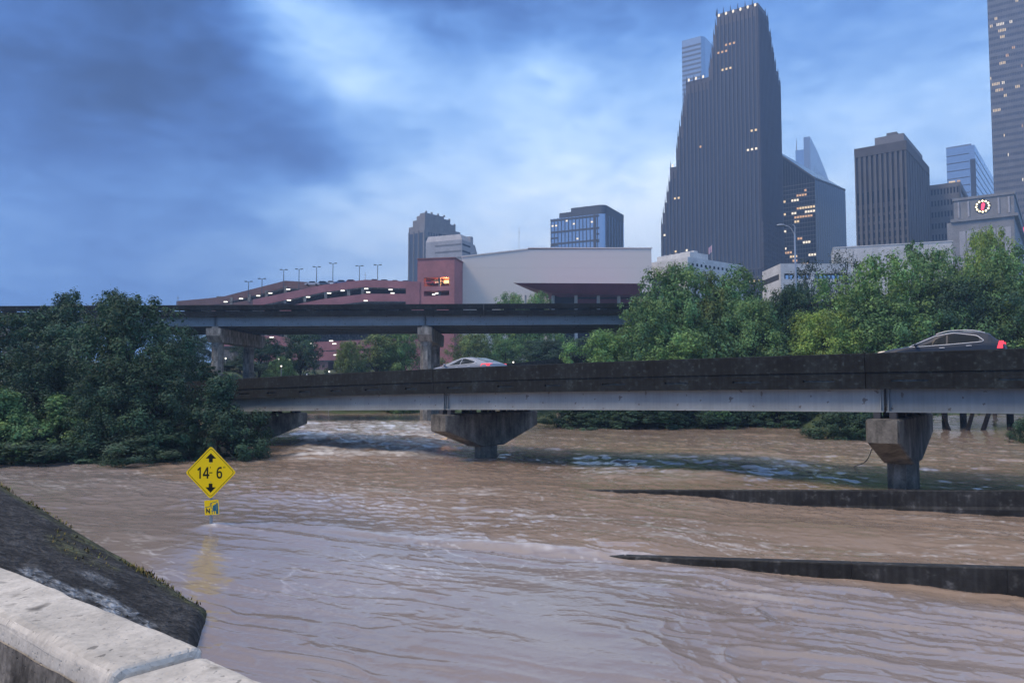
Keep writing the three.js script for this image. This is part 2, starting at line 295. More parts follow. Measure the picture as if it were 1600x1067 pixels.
{
  const ds = [], rs = [];
  for (let d = 1.5; d < 9; d *= 1.12) ds.push(d);
  for (let d = 9; d < 60; d *= 1.0052) ds.push(d);
  for (let d = 60; d < 135; d *= 1.009) ds.push(d);
  for (let i = 0; i <= 760; i++) { const t = -1 + 2 * i / 760; rs.push(t * 0.78 + t * t * t * t * t * 0.9); }
  const pos = [], uv = [], col = [], idx = [], n = rs.length;
  for (const d of ds) for (const r of rs) {
    const x = r * d, [h, f, s, tanMix] = water(x, -d), e = shoreZ(clamp(r, -3, 3)) - d, k = 1; pos.push(x, h * k, -d); uv.push(x, d);
    const b = lerp(0.75, 1.25, s); col.push(lerp(lerp(0.3, 0.33, tanMix) * b, 0.78, f), lerp(lerp(0.252, 0.25, tanMix) * b, 0.77, f), lerp(lerp(0.228, 0.19, tanMix) * b, 0.76, f));
  }
  for (let j = 0; j + 1 < ds.length; j++) for (let i = 0; i + 1 < n; i++) { const a = j * n + i; idx.push(a, a + 1, a + n, a + 1, a + n + 1, a + n); }
  const g = new THREE.BufferGeometry(); g.setAttribute('position', new THREE.Float32BufferAttribute(pos, 3)); g.setAttribute('uv', new THREE.Float32BufferAttribute(uv, 2)); g.setAttribute('color', new THREE.Float32BufferAttribute(col, 3)); g.setIndex(idx); g.computeVertexNormals();
  const wm = new THREE.MeshPhysicalMaterial({ color: 0xffffff, vertexColors: true, roughness: 0.1, ior: 1.42, bumpMap: T.ripple, bumpScale: 0.007 });
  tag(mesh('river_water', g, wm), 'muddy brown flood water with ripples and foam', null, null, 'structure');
  const far = new MB().bb(-400, -2.6, -140, 400, -0.45, 60);
  tag(far.build('deep_water', new THREE.MeshPhysicalMaterial({ color: C(0.3, 0.21, 0.15), roughness: 0.2, ior: 1.34 })), 'muddy flood water out to both sides', null, null, 'structure');
}

// ---------------------------------------------------------------- paved bank at the bottom left and the bridge we stand on
{
  const A = onY(318, 955, 0), B = V(-14.6, 3.1, -19.2), dx = B.x - A.x, dz = B.z - A.z, L = Math.hypot(dx, dz);
  const smin = (a, b, k) => { const h = clamp(0.5 + 0.5 * (b - a) / k); return lerp(b, a, h) - k * h * (1 - h); };
  const bankY = (x, z) => {
    const d = -z, xw = -5.68 - 0.3 * (d - 14);
    const D = xw - x, near = (D > 0 ? 0.44 * D : 2.2 * D) + 0.16 + 0.06 * Math.max(0, xw - x - 5) * -1;
    const t = ((x - A.x) * dx + (z - A.z) * dz) / L, w = -((x - A.x) * dz - (z - A.z) * dx) / L;   // w > 0 beyond the crest
    const far = 0.335 * Math.max(t, -2) - 0.85 * w + 0.08;
    return smin(near, far, 0.5) + 0.05 + (fbm2(x * 1.3, d * 1.3, 3, 401) - 0.5) * 0.07;
  };
  const hit = (px, py) => { for (let d = 6; d < 30; d += 0.02) { const p = at(px, py, d); if (p.y < bankY(p.x, p.z)) return [p.x, d]; } return [-9, 12]; };
  const S1 = hit(70, 908), S2 = hit(178, 950), S3 = hit(150, 905);
  const xs = [], zs = []; for (let x = -34; x <= -3.4; x += 0.1) xs.push(x); for (let d = 4; d <= 27; d += 0.1) zs.push(d);
  const pos = [], uv = [], idx = [], col = [], n = xs.length;
  const inStreak = (x, d, cx, cd, ang, l, w, s) => { const c = Math.cos(ang), q = Math.sin(ang), a = (x - cx) * c + (d - cd) * q, b = -(x - cx) * q + (d - cd) * c, e = (a / l) ** 2 + (b / w) ** 2 + (fbm2(x * 2.6, d * 2.6, 4, s) - 0.5) * 1.9; return 1 - sstep(0.55, 0.8, e); };
  for (const d of zs) for (const x of xs) {
    const y = clamp(bankY(x, -d), -1.2, 4.2); pos.push(x, y, -d); uv.push(x, d);
    const g = 0.075 * lerp(0.7, 1.35, fbm2(x * 0.9, d * 0.9, 4, 411));
    const w = -((x - A.x) * dz - (-d - A.z) * dx) / L, moss = sstep(-0.9, -0.05, w + (fbm2(x * 1.1, d * 1.1, 3, 421) - 0.5) * 1.3) + 0.6 * sstep(0.6, 0.72, fbm2(x * 0.7, d * 0.7, 4, 431));
    let c = [lerp(g, 0.125, clamp(moss)), lerp(g, 0.14, clamp(moss)), lerp(g, 0.05, clamp(moss))];
    const pale = clamp(Math.max(inStreak(x, d, S1[0], S1[1], 0.05, 0.6, 0.42, 441), inStreak(x, d, S2[0], S2[1], 0.0, 0.75, 0.4, 451), 0.35 * inStreak(x, d, S3[0], S3[1], 0.1, 0.4, 0.3, 461)));
    c = c.map((q, i) => lerp(q, [0.42, 0.46, 0.5][i], pale)); col.push(...c);
  }
  for (let j = 0; j + 1 < zs.length; j++) for (let i = 0; i + 1 < n; i++) { const a = j * n + i; idx.push(a, a + 1, a + n, a + 1, a + n + 1, a + n); }
  const g = new THREE.BufferGeometry(); g.setAttribute('position', new THREE.Float32BufferAttribute(pos, 3)); g.setAttribute('uv', new THREE.Float32BufferAttribute(uv, 2)); g.setAttribute('color', new THREE.Float32BufferAttribute(col, 3)); g.setIndex(idx); g.computeVertexNormals();
  tag(mesh('embankment', g, std(C(1, 1, 1), { vertexColors: true, map: T.soil, bumpMap: T.soil, bumpScale: 0.05, roughness: 0.9 })), 'dark paved river bank with mossy crest below the parapet', null, null, 'structure');
  // grass tufts along the crest and in the cracks
  const rnd = mulberry(77), P = [], Nn = [], Cc = [];
  const blade = (x, y, z, h) => { const a = rnd() * 6.28, l = (rnd() - 0.5) * h * 0.9, l2 = (rnd() - 0.5) * h * 0.9, w = 0.008 + rnd() * 0.01, c = Math.cos(a) * w, s = Math.sin(a) * w; P.push(x - c, y, z - s, x + c, y, z + s, x + l, y + h, z + l2); for (let k = 0; k < 3; k++) Nn.push(s / w * 0.4, 1, -c / w * 0.4); const t = 0.7 + rnd() * 0.7, yl = rnd(); for (let k = 0; k < 3; k++) Cc.push((0.13 + yl * 0.12) * t, 0.19 * t, 0.06 * t); };
  for (let i = 0; i < 1500; i++) {
    const crest = i < 900; let x, z;
    if (crest) { const t = 0.2 + rnd() * 8.8, w = -0.45 + rnd() * 1.0; x = A.x + dx / L * t + dz / L * -w; z = A.z + dz / L * t - dx / L * -w; if (noise2(t * 1.3, 2, 471) < 0.4) continue; }
    else { x = -13 + rnd() * 7; z = -(10.5 + rnd() * 6); if (fbm2(x * 0.7, -z * 0.7, 4, 431) < 0.6) continue; }
    const y = bankY(x, z); if (y < 0.1) continue;
    for (let k = 0; k < 7; k++) blade(x + (rnd() - 0.5) * 0.2, y - 0.02, z + (rnd() - 0.5) * 0.2, 0.02 + rnd() * (crest ? 0.08 : 0.05));
  }
  const gg = new THREE.BufferGeometry(); gg.setAttribute('position', new THREE.Float32BufferAttribute(P, 3)); gg.setAttribute('normal', new THREE.Float32BufferAttribute(Nn, 3)); gg.setAttribute('color', new THREE.Float32BufferAttribute(Cc, 3));
  tag(mesh('grass', gg, std(C(1, 1, 1), { vertexColors: true, side: THREE.DoubleSide, roughness: 0.9 })), 'thin weeds along the crest of the paved bank', 'grass', null, 'stuff');
}
{
  // parapet line: far top edge seen at (0, 890) and (430, 1067)
  const top = CAM_H - 0.66, p0 = onY(0, 890, top), p1 = onY(430, 1067, top), dir = p1.clone().sub(p0).normalize(), nor = V(dir.z, 0, -dir.x); if (nor.z > 0) nor.negate();   // nor points out over the water
  const o = thing('bridge_parapet', 'pale concrete bridge parapet in the lower left corner, nearest to the viewer', 'parapet', [p0.x + nor.x * 0.035, 0, p0.z + nor.z * 0.035]);
  const prof = []; const W = 0.235, H = 1.05, R = 0.035;   // outline in (across, down) from the outer top edge
  for (let k = 0; k <= 12; k++) { const a = k / 12 * Math.PI / 2; prof.push([-R + R * Math.sin(a), -R + R * Math.cos(a)]); }
  prof.push([0, -H], [-W - 0.03, -H]);
  for (let k = 0; k <= 12; k++) { const a = k / 12 * Math.PI / 2; prof.push([-W + R - R * Math.cos(a), -R + R * Math.sin(a)]); }
  const seg = (s0, s1, drop, shift) => {
    const ss = [0, 0.004, 0.01, 0.018], L = s1 - s0, loops = []; for (let q = 0.06; q < L - 0.05; q += 0.06) ss.push(q); ss.push(L - 0.018, L - 0.01, L - 0.004, L);
    for (const q of ss) {
      const s = s0 + q, end = Math.min(q, L - q), rr = 0.018 * (1 - Math.sqrt(clamp(1 - (1 - clamp(end / 0.018)) ** 2)));
      loops.push(prof.map(([a, b], k) => { const w = (fbm2(s * 9, k * 0.25, 3, 501) - 0.5) * 0.009; const ins = a < -W / 2 ? rr : -rr; return V(dir.x * s + nor.x * (a + ins + shift + w), top - drop + b - (b > -0.2 ? rr : 0) + w, dir.z * s + nor.z * (a + ins + shift + w)); }));
    }
    const m = new MB(); m.loft(loops.map((l) => l.slice().reverse())); return m;
  };
  const joint = onY(297, 1016, top).sub(p0).dot(dir);
  seg(-9, joint - 0.012, 0, 0).build('parapet_segment', M.parapet, o);
  seg(joint + 0.012, joint + 6, 0.012, -0.012).build('parapet_segment', M.parapet, o);
  const skin = (s0, s1, shift) => { const f = new MB(), n = Math.round((s1 - s0) / 0.08), P = (s, b) => { const w = (fbm2(s * 9, b * 6, 3, 511) - 0.5) * 0.012; return V(dir.x * s + nor.x * (-W - 0.006 - (-b - 0.05) * 0.03 + shift - Math.abs(w)), top + b, dir.z * s + nor.z * (-W - 0.006 - (-b - 0.05) * 0.03 + shift - Math.abs(w))); }; const edge = (s) => -0.052 - 0.02 * fbm2(s * 5, 3, 3, 515); for (let i = 0; i < n; i++) { const a = lerp(s0, s1, i / n), c = lerp(s0, s1, (i + 1) / n), ys = [0, 0.12, 0.25, 0.4, 0.6, 0.8, 1]; for (let k = 0; k < 6; k++) { const y = (s, t) => lerp(edge(s), -1.04, ys[t]); f.quad(P(a, y(a, k + 1)), P(c, y(c, k + 1)), P(c, y(c, k)), P(a, y(a, k))); } } return f; };
  skin(-9, joint - 0.03, 0).build('weathered_face', M.weathered, o); skin(joint + 0.03, joint + 6, -0.012).build('weathered_face', M.weathered, o);
  const deck = new MB(), q = (s, a, y) => V(p0.x + dir.x * s + nor.x * a, y, p0.z + dir.z * s + nor.z * a);
  deck.loft([[q(-12, 0.02, top - 1.055), q(-12, 0.02, top - 1.5), q(-12, -14, top - 1.5), q(-12, -14, top - 1.055)], [q(14, 0.02, top - 1.055), q(14, 0.02, top - 1.5), q(14, -14, top - 1.5), q(14, -14, top - 1.055)]]);
  tag(deck.build('bridge_deck', M.concrete), 'concrete deck of the bridge underfoot', null, null, 'structure');
}

// ---------------------------------------------------------------- the two road bridges
// a bridge in plan: a straight front line o + s * dir, nor pointing to its far side; top(s) is the height of the front parapet's top
function frame(o, dir, nor, top) { return { P: (s, off, dy) => V(o.x + dir.x * s + nor.x * off, top(s) + dy, o.z + dir.z * s + nor.z * off), top, dir, nor, o }; }
function run(m, b, s0, s1, prof, step = 3) { // a beam of constant outline along the bridge
  const n = Math.max(1, Math.ceil((s1 - s0) / step)), loops = [];
  for (let i = 0; i <= n; i++) { const s = lerp(s0, s1, i / n); loops.push(prof.map(([a, d]) => b.P(s, a, d))); }
  return m.loft(loops);
}
const rect = (a0, a1, d0, d1) => [[a0, d0], [a0, d1], [a1, d1], [a1, d0]];
function makeBridge(o, b, c) {
  const { s0, s1, panel, width: W, cuts, girderTop: gt, girderBottom: gb } = c, parts = { g: o };
  const rnd = mulberry(c.seed), ov = c.overhang ?? 0.5;
  // deck slab and far parapet
  run(new MB(), b, s0, s1, rect(0.2, W - 0.2, c.deck, gt)).build('deck_slab', M.concrete, o);
  run(new MB(), b, s0, s1, rect(W - 0.25, W, 0, gt - 0.15)).build('far_parapet', M.grime, o);
  run(new MB(), b, s0, s1, rect(0.3, W - 0.3, c.deck + 0.03, c.deck + 0.003)).build('road_surface', M.asphalt, o);
  // near parapet, panel by panel: a top rail standing proud, a fascia with drain slots below
  const edges = []; for (let s = s0; s < s1 - 0.5; s += panel) edges.push(s); edges.push(s1);
  for (let i = 0; i + 1 < edges.length; i++) {
    const a = edges[i] + 0.012, e = edges[i + 1] - 0.012, t = (rnd() - 0.5) * 0.014;
    const rail = new MB(); run(rail, b, a, e, [[0.03 + t, 0], [0 + t, -0.03], [0 + t, c.rail + 0.02], [0.03 + t, c.rail], [0.27, c.rail], [0.27, -0.03], [0.24, 0]]);
    const part = rail.build('parapet_panel', c.matRail, o);
    const f = new MB(); const ya = c.rail - 0.001, yb = c.slotTop, yc = c.slotBottom, yd = gt - 0.2;
    run(f, b, a, e, rect(0.05, 0.26, ya, yb)); run(f, b, a, e, rect(0.05, c.through ? 0.26 : 0.19, yc, yd));
    const len = e - a, n = Math.max(1, Math.round(len / c.slotPitch)), w = c.slotLength; let at0 = a;
    for (let k = 0; k < n; k++) { const mid = a + len * (k + 0.5) / n + (rnd() - 0.5) * 0.4, l = w * (0.8 + rnd() * 0.4); run(f, b, at0, mid - l / 2, rect(0.05, 0.26, yb, yc)); at0 = mid + l / 2; }
    run(f, b, at0, e, rect(0.05, 0.26, yb, yc));
    f.build('fascia', c.matRail, part);
  }
  // girders, span by span
  const spans = [s0, ...cuts, s1];
  for (let i = 0; i + 1 < spans.length; i++) for (const off of c.girders) {
    const a = spans[i] + 0.05, e = spans[i + 1] - 0.05, g = new MB(), mat = c.matGirder(i);
    run(g, b, a, e, rect(off - 0.02, off + 0.02, gt - 0.03, gb + 0.045)); run(g, b, a, e, rect(off - 0.16, off + 0.16, gt, gt - 0.03)); run(g, b, a, e, rect(off - 0.2, off + 0.2, gb + 0.045, gb));
    const part = g.build('girder', mat, o);
    if (off === c.girders[0]) for (const q of [a + 0.08, e - 0.12]) { const ring = (s) => [b.P(s, off - 0.16, gt - 0.03), b.P(s, off - 0.16, gb + 0.045), b.P(s, off - 0.02, gb + 0.045), b.P(s, off - 0.02, gt - 0.03)]; new MB().loft([ring(q), ring(q + 0.03)]).build('stiffener', mat, part); }
  }
  for (const s of cuts) { const d = new MB(); run(d, b, s - 0.03, s + 0.03, rect(c.girders[0], W - 0.8, gt, gb + 0.25)); d.build('cross_frame', M.steelDark, o); }
  return parts;
}
function octagon(b, s, off, ws, wo, y) { const c = 0.3; return [[-1, -1 + c * 2], [-1 + c * 2, -1], [1 - c * 2, -1], [1, -1 + c * 2], [1, 1 - c * 2], [1 - c * 2, 1], [-1 + c * 2, 1], [-1, 1 - c * 2]].map(([p, q]) => { const v = b.P(s + p * ws / 2, off + q * wo / 2, 0); v.y = y; return v; }); }

// low bridge that runs from the trees on the left, past the middle pier, out of the picture on the right
const LB = (() => {
  const th = Math.atan2(0.5863, 0.8102), dir = V(0.8102, 0, 0.5863), nor = V(0.5863, 0, -0.8102);
  const top = (s) => { const x = clamp(s * 0.8102, -40, 40); return CAM_H + 1.03 + 0.0228 * x - 0.00038 * x * x; };
  return frame(V(0, 0, -41.98), dir, nor, top);
})();
{
  const o = thing('road_bridge', 'low grey road bridge with blackened parapet crossing in front, cars on it', 'bridge');
  const k = 1 / 0.8102, cuts = [-23.4 * k, -4.15 * k, 15.0 * k, 34.2 * k];
  makeBridge(o, LB, { s0: -43 * k, s1: 52 * k, panel: 23.65, width: 9.0, cuts, deck: -0.82, rail: -0.8, slotTop: -1.08, slotBottom: -1.17, girderTop: -1.27, girderBottom: -2.42, slotPitch: 3.3, slotLength: 1.2, girders: [0.55, 2.6, 4.5, 6.5, 8.4], matRail: M.grime, matGirder: (i) => (i >= 3 ? M.girderOld : M.girder), seed: 5 });
  for (const s of cuts) {
    const capTop = LB.top(s) - 2.42 - 0.27, y = (v) => capTop + v, pier = new THREE.Group(); pier.name = 'pier'; o.add(pier);
    const poly = [[-0.25, 0], [-0.25, -0.95], [3.2, -2.05], [5.4, -2.05], [9.2, -0.95], [9.2, 0]], c = 0.07;
    const ring = (ds, inset) => poly.map(([a, d]) => { const v = LB.P(s + ds, a + (a < 0 ? inset : a > 9 ? -inset : 0), 0); v.y = y(d + (d === 0 ? -inset : inset * 0.8)); return v; });
    new MB().loft([ring(-0.62, c), ring(-0.62 + c, 0), ring(0.62 - c, 0), ring(0.62, c)]).build('pier_cap', M.pier, pier);
    new MB().loft([octagon(LB, s, 4.3, 1.2, 1.7, -3), octagon(LB, s, 4.3, 1.2, 1.7, y(-2.03))]).build('column', M.pier, pier);
    for (const off of [0.55, 2.6, 4.5, 6.5, 8.4]) { const m = new MB(); for (const e of [-0.3, 0.3]) { const base = LB.P(s + e, off, 0); const q = (yy) => [[-0.13, -0.2], [0.13, -0.2], [0.13, 0.2], [-0.13, 0.2]].map(([p, r]) => { const v = LB.P(s + e + p, off + r, 0); v.y = yy; return v; }); m.loft([q(capTop - 0.02), q(capTop + 0.265)]); } m.build('bearing', M.steelDark, pier); }
  }
}
// high bridge farther off, level across the left half
const HB = (() => { const a = at(0, 478, 92), c = at(960, 473.5, 92), sl = (c.y - a.y) / (c.x - a.x); return frame(V(0, 0, -92), V(1, 0, 0), V(0, 0, -1), (s) => a.y + (s - a.x) * sl); })();
{
  const o = thing('elevated_road', 'high dark elevated road on twin column piers crossing behind the low bridge', 'bridge');
  const cuts = [-61.4, -35.9, -10.5, 15, 40.5];
  makeBridge(o, HB, { s0: -105, s1: 58, panel: 12.7, width: 17, cuts, deck: -0.86, rail: -0.62, slotTop: -0.66, slotBottom: -0.75, girderTop: -1.2, girderBottom: -2.55, slotPitch: 3.17, slotLength: 1.5, girders: [0.7, 3.7, 6.7, 9.7, 12.7, 15.8], matRail: M.grime, matGirder: () => M.girderOld, through: true, seed: 8 });
  for (const s of cuts) {
    const pier = new THREE.Group(); pier.name = 'pier'; o.add(pier);
    const capTop = HB.top(s) - 2.55 - 0.25, q = (off, w, y, sk = 0) => { const v = HB.P(s + w + sk, off, 0); v.y = capTop + y; return v; };
    const poly = [[-0.1, 0], [-0.1, -0.9], [0.75, -1.65], [15.9, -1.65], [16.9, -0.9], [16.9, 0]];
    new MB().loft([poly.map(([a, d]) => q(a, -0.85, d)), poly.map(([a, d]) => q(a, 0.85, d))]).build('pier_cap', M.concrete, pier);
    for (const off of [1.5, 12.5]) new MB().loft([octagon(HB, s, off, 1.3, 1.3, 0 - 1), octagon(HB, s, off, 1.3, 1.3, capTop - 1.64)]).build('column', M.concrete, pier);
    for (const off of [0.7, 3.7, 6.7, 9.7, 12.7, 15.8]) { const m = new MB(); m.loft([[q(off - 0.2, -0.4, -0.02), q(off - 0.2, 0.4, -0.02), q(off + 0.2, 0.4, -0.02), q(off + 0.2, -0.4, -0.02)].reverse(), [q(off - 0.2, -0.4, 0.24), q(off - 0.2, 0.4, 0.24), q(off + 0.2, 0.4, 0.24), q(off + 0.2, -0.4, 0.24)].reverse()]); m.build('bearing', M.concrete, pier); }
  }
}
// ---------------------------------------------------------------- drowned road walls on the right
function roadWall(w, hEnd, label, lip, tip) {
  const dx = w.b.x - w.a.x, dz = w.b.z - w.a.z, L = Math.hypot(dx, dz), d = V(dx / L, 0, dz / L), n = V(d.z, 0, -d.x); if (n.z > 0) n.negate();
  const o = thing('road_wall', label, 'wall', [w.a.x, 0, w.a.z], 0, 'drowned road walls');
  const top = (s) => lerp(tip, hEnd, s / L), N = 9, s0 = -7, s1 = L + 12, st = (s1 - s0) / N;
  for (let i = 0; i < N; i++) {
    const loops = [s0 + i * st + 0.003, s0 + (i + 1) * st - 0.003].map((s) => { const t = top(s), P = (a, y) => V(d.x * s + n.x * a, y, d.z * s + n.z * a); return [P(0.02, t), P(0, t - 0.025), P(0, t - lip), P(-0.07, t - lip - 0.1), P(-0.07, -1.4), P(0.3, -1.4), P(0.3, t - 0.02), P(0.28, t)]; });
    new MB().loft(loops).build('wall_panel', M.grimeDark, o);
  }
  return o;
}
M.grimeDark = std(C(0.3, 0.31, 0.33), { map: T.grime, bumpMap: T.fine, bumpScale: 0.012, roughness: 0.8 });
roadWall(WALL1, at(1600, 767, -WALL1.b.z).y, 'farther of the two dark concrete walls rising out of the flood, beside the right pier', 0.55, 0.13);
roadWall(WALL2, at(1600, 889, -WALL2.b.z).y, 'nearer of the two dark concrete walls rising out of the flood, lower right', 0.7, 0.07);

// dark parapet of a slip road, seen between the two bridges
{
  const a = at(742, 574, 74), b2 = at(935, 553, 92), o = thing('slip_road_parapet', 'low dark concrete parapet behind the silver car, under the high road', 'parapet', [a.x, 0, a.z]);
  const N = 6; for (let i = 0; i < N; i++) { const p = a.clone().lerp(b2, (i + 0.003) / N).sub(V(a.x, 0, a.z)), q = a.clone().lerp(b2, (i + 0.997) / N).sub(V(a.x, 0, a.z)); const r = (v) => [V(v.x, v.y, v.z), V(v.x, v.y - 1.6, v.z), V(v.x + 0.2, v.y - 1.6, v.z - 0.3), V(v.x + 0.2, v.y, v.z - 0.3)]; new MB().loft([r(p), r(q)]).build('parapet_panel', M.grimeDark, o); }
  const deck = new MB(); const r = (v) => [V(v.x + 0.2, v.y - 1, v.z - 0.3), V(v.x + 0.2, v.y - 1.6, v.z - 0.3), V(v.x + 3, v.y - 1.6, v.z - 5.5), V(v.x + 3, v.y - 1, v.z - 5.5)]; deck.loft([r(a.clone().sub(V(a.x, 0, a.z))), r(b2.clone().sub(V(a.x, 0, a.z)))]).build('deck_slab', M.asphalt, o);
  for (const t of [0.15, 0.55, 0.9]) { const p = a.clone().lerp(b2, t).sub(V(a.x, 0, a.z)); new MB().bar(V(p.x + 1.4, -1, p.z - 2.6), V(p.x + 1.4, p.y - 1.58, p.z - 2.6), 0.5, 10).build('column', M.concrete, o); }
}

// ---------------------------------------------------------------- trees
// crowns are built at a height of 10 m; leaves are small folded blades gathered in clumps
function crownGeometry(seed, { R = 4, y0 = 0.8, H = 10, lobes = 26, per = 9, leaves = 26000, leaf = 0.2, taper = 0.5, skirt = 1, ragged = 0.25, droop = 0, tone = 0.35 }) {
  const rnd = mulberry(seed), clumps = [], hubs = [];
  for (let i = 0; i < lobes; i++) {
    const t = (i + rnd()) / lobes, y = lerp(y0, H, Math.pow(t, 0.85)), a = i * 2.399 + rnd() * 1.2;
    const prof = Math.pow(Math.sin(Math.PI * clamp(0.10 * skirt + 0.9 * Math.pow((y - y0 * 0.4) / (H - y0 * 0.4), taper + 0.35), 0.02, 0.98)), 0.75);
    const rr = R * prof * (0.45 + 0.42 * Math.sqrt(rnd())) * (1 + (rnd() - 0.5) * ragged * 2), lr = R * (0.24 + rnd() * 0.16) * (0.6 + 0.5 * prof);
    const c = V(Math.cos(a) * rr, Math.min(y, H - lr * 0.7), Math.sin(a) * rr); hubs.push([c, lr]);
    const lt = 1 + (rnd() - 0.5) * tone;
    for (let k = 0; k < per; k++) {
      const u = rnd() * 2 - 1, q = rnd() * 6.283, s = Math.sqrt(1 - u * u), d = V(s * Math.cos(q), u * 0.85 + 0.15, s * Math.sin(q)), cr = lr * (0.22 + rnd() * 0.3);
      clumps.push([c.clone().addScaledVector(d, lr * (0.75 + rnd() * 0.3)), cr, lt * (1 + (rnd() - 0.5) * tone), d, rnd()]);
    }
  }
  const wts = []; let acc = 0; for (const c of clumps) { acc += c[1] * c[1]; wts.push(acc); }
  const pos = new Float32Array(leaves * 12), nor = new Float32Array(leaves * 12), col = new Float32Array(leaves * 12), idx = new Uint32Array(leaves * 6);
  for (let i = 0; i < leaves; i++) {
    const pick = rnd() * acc; let lo = 0, hi = wts.length - 1; while (lo < hi) { const m = (lo + hi) >> 1; if (wts[m] < pick) lo = m + 1; else hi = m; }
    const [cc, cr, ct, cd, ch] = clumps[lo], u = rnd() * 2 - 1, q = rnd() * 6.283, s = Math.sqrt(1 - u * u), d = V(s * Math.cos(q), u, s * Math.sin(q)), rad = cr * Math.pow(rnd(), 0.42) * (rnd() < 0.14 ? 1.2 + rnd() * 0.9 : 1);
    const p = cc.clone().addScaledVector(d, rad); p.y -= droop * rad * 0.5; if (p.y < 0.05) p.y = 0.05 + rnd() * 0.3;
    const n = d.clone().multiplyScalar(0.9).add(cd.clone().multiplyScalar(0.5)).add(V(rnd() - 0.5, rnd() - 0.1, rnd() - 0.5).multiplyScalar(1.3)).normalize();
    const ax = V(rnd() - 0.5, rnd() - 0.65, rnd() - 0.5).cross(n).normalize(), bx = n.clone().cross(ax), L = leaf * (0.45 + rnd() * rnd() * 1.5), Wd = L * (0.26 + rnd() * 0.14);
    const pts = [p.clone().addScaledVector(bx, -L / 2), p.clone().addScaledVector(ax, Wd).addScaledVector(n, L * 0.1), p.clone().addScaledVector(bx, L / 2).addScaledVector(n, -L * 0.12), p.clone().addScaledVector(ax, -Wd).addScaledVector(n, L * 0.1)];
    const t = ct * (0.72 + rnd() * 0.56), yl = clamp(ch * 0.5 + rnd() * 0.5 - 0.2);
    for (let k = 0; k < 4; k++) { const o = (i * 4 + k) * 3; pos[o] = pts[k].x; pos[o + 1] = pts[k].y; pos[o + 2] = pts[k].z; nor[o] = n.x; nor[o + 1] = n.y; nor[o + 2] = n.z; col[o] = t * lerp(0.72, 1.28, yl); col[o + 1] = t * lerp(0.95, 1.08, yl); col[o + 2] = t * lerp(1.15, 0.7, yl); }
    idx.set([i * 4, i * 4 + 1, i * 4 + 2, i * 4, i * 4 + 2, i * 4 + 3], i * 6);
  }
  const g = new THREE.BufferGeometry(); g.setAttribute('position', new THREE.BufferAttribute(pos, 3)); g.setAttribute('normal', new THREE.BufferAttribute(nor, 3)); g.setAttribute('color', new THREE.BufferAttribute(col, 3)); g.setIndex(new THREE.BufferAttribute(idx, 1));
  return { g, hubs };
}
function trunkGeometry(hubs, H, seed) {
  const rnd = mulberry(seed + 900), m = new MB(), fork = H * 0.28, path = [V(0.02, -3, 0), V(0.08, fork * 0.5, 0.05), V(-0.05, fork, 0.1), V(0.1, H * 0.55, -0.05), V(0, H * 0.82, 0.05)], r = [0.27, 0.23, 0.2, 0.13, 0.05];
  for (let i = 0; i < 4; i++) m.bar(path[i], path[i + 1], r[i], 8, r[i + 1]);
  hubs.forEach(([c], i) => { if (i % 2) return; const y = clamp(c.y * 0.55, fork * 0.7, H * 0.6), b = V(0.02, y, 0.03), k = b.clone().lerp(c, 0.5).add(V((rnd() - 0.5) * 0.5, 0.3, (rnd() - 0.5) * 0.5)); m.bar(b, k, 0.1, 6, 0.065); m.bar(k, c, 0.065, 5, 0.025); });
  return m.geometry();
}
const PROTO = {};
function proto(name, seed, o) { const { g, hubs } = crownGeometry(seed, o); PROTO[name] = { crown: g, trunk: trunkGeometry(hubs, o.H ?? 10, seed), R: o.R ?? 4, H: o.H ?? 10 }; }
proto('broad', 11, { R: 4.6, leaves: 34000, lobes: 30, per: 11, leaf: 0.18, y0: 0.7, ragged: 0.42, tone: 0.5 });
proto('broad2', 23, { R: 4.4, leaves: 36000, lobes: 30, per: 12, leaf: 0.18, y0: 0.5, ragged: 0.5, tone: 0.5 });
proto('tall', 37, { R: 3.3, leaves: 26000, lobes: 26, per: 10, leaf: 0.19, y0: 1.2, ragged: 0.35 });
proto('shrub', 41, { R: 5.2, leaves: 30000, lobes: 30, per: 10, leaf: 0.3, y0: 0.1, skirt: 3.2 });
proto('shrub2', 53, { R: 6.2, leaves: 30000, lobes: 32, per: 9, leaf: 0.32, y0: 0.1, skirt: 3.4, ragged: 0.4 });
proto('spiky', 61, { R: 3.4, leaves: 17000, lobes: 30, per: 7, leaf: 0.2, y0: 1.0, ragged: 0.6, tone: 0.2 });
proto('feathery', 71, { R: 4.2, leaves: 9000, lobes: 34, per: 8, leaf: 0.16, y0: 1.4, ragged: 0.5, droop: 0.5 });
const leafMat = (r, g, b) => new THREE.MeshPhysicalMaterial({ color: C(r, g, b), vertexColors: true, side: THREE.DoubleSide, roughness: 0.75, transmission: 0.25, thickness: 0, specularIntensity: 0.5 });
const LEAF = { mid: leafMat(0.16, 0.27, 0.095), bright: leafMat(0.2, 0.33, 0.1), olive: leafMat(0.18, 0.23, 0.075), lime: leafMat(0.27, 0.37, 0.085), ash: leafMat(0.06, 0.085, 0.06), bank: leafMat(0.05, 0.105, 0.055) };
const BARK = std(C(0.06, 0.05, 0.042), { map: T.soil, roughness: 0.95 });
let treeCount = 0;
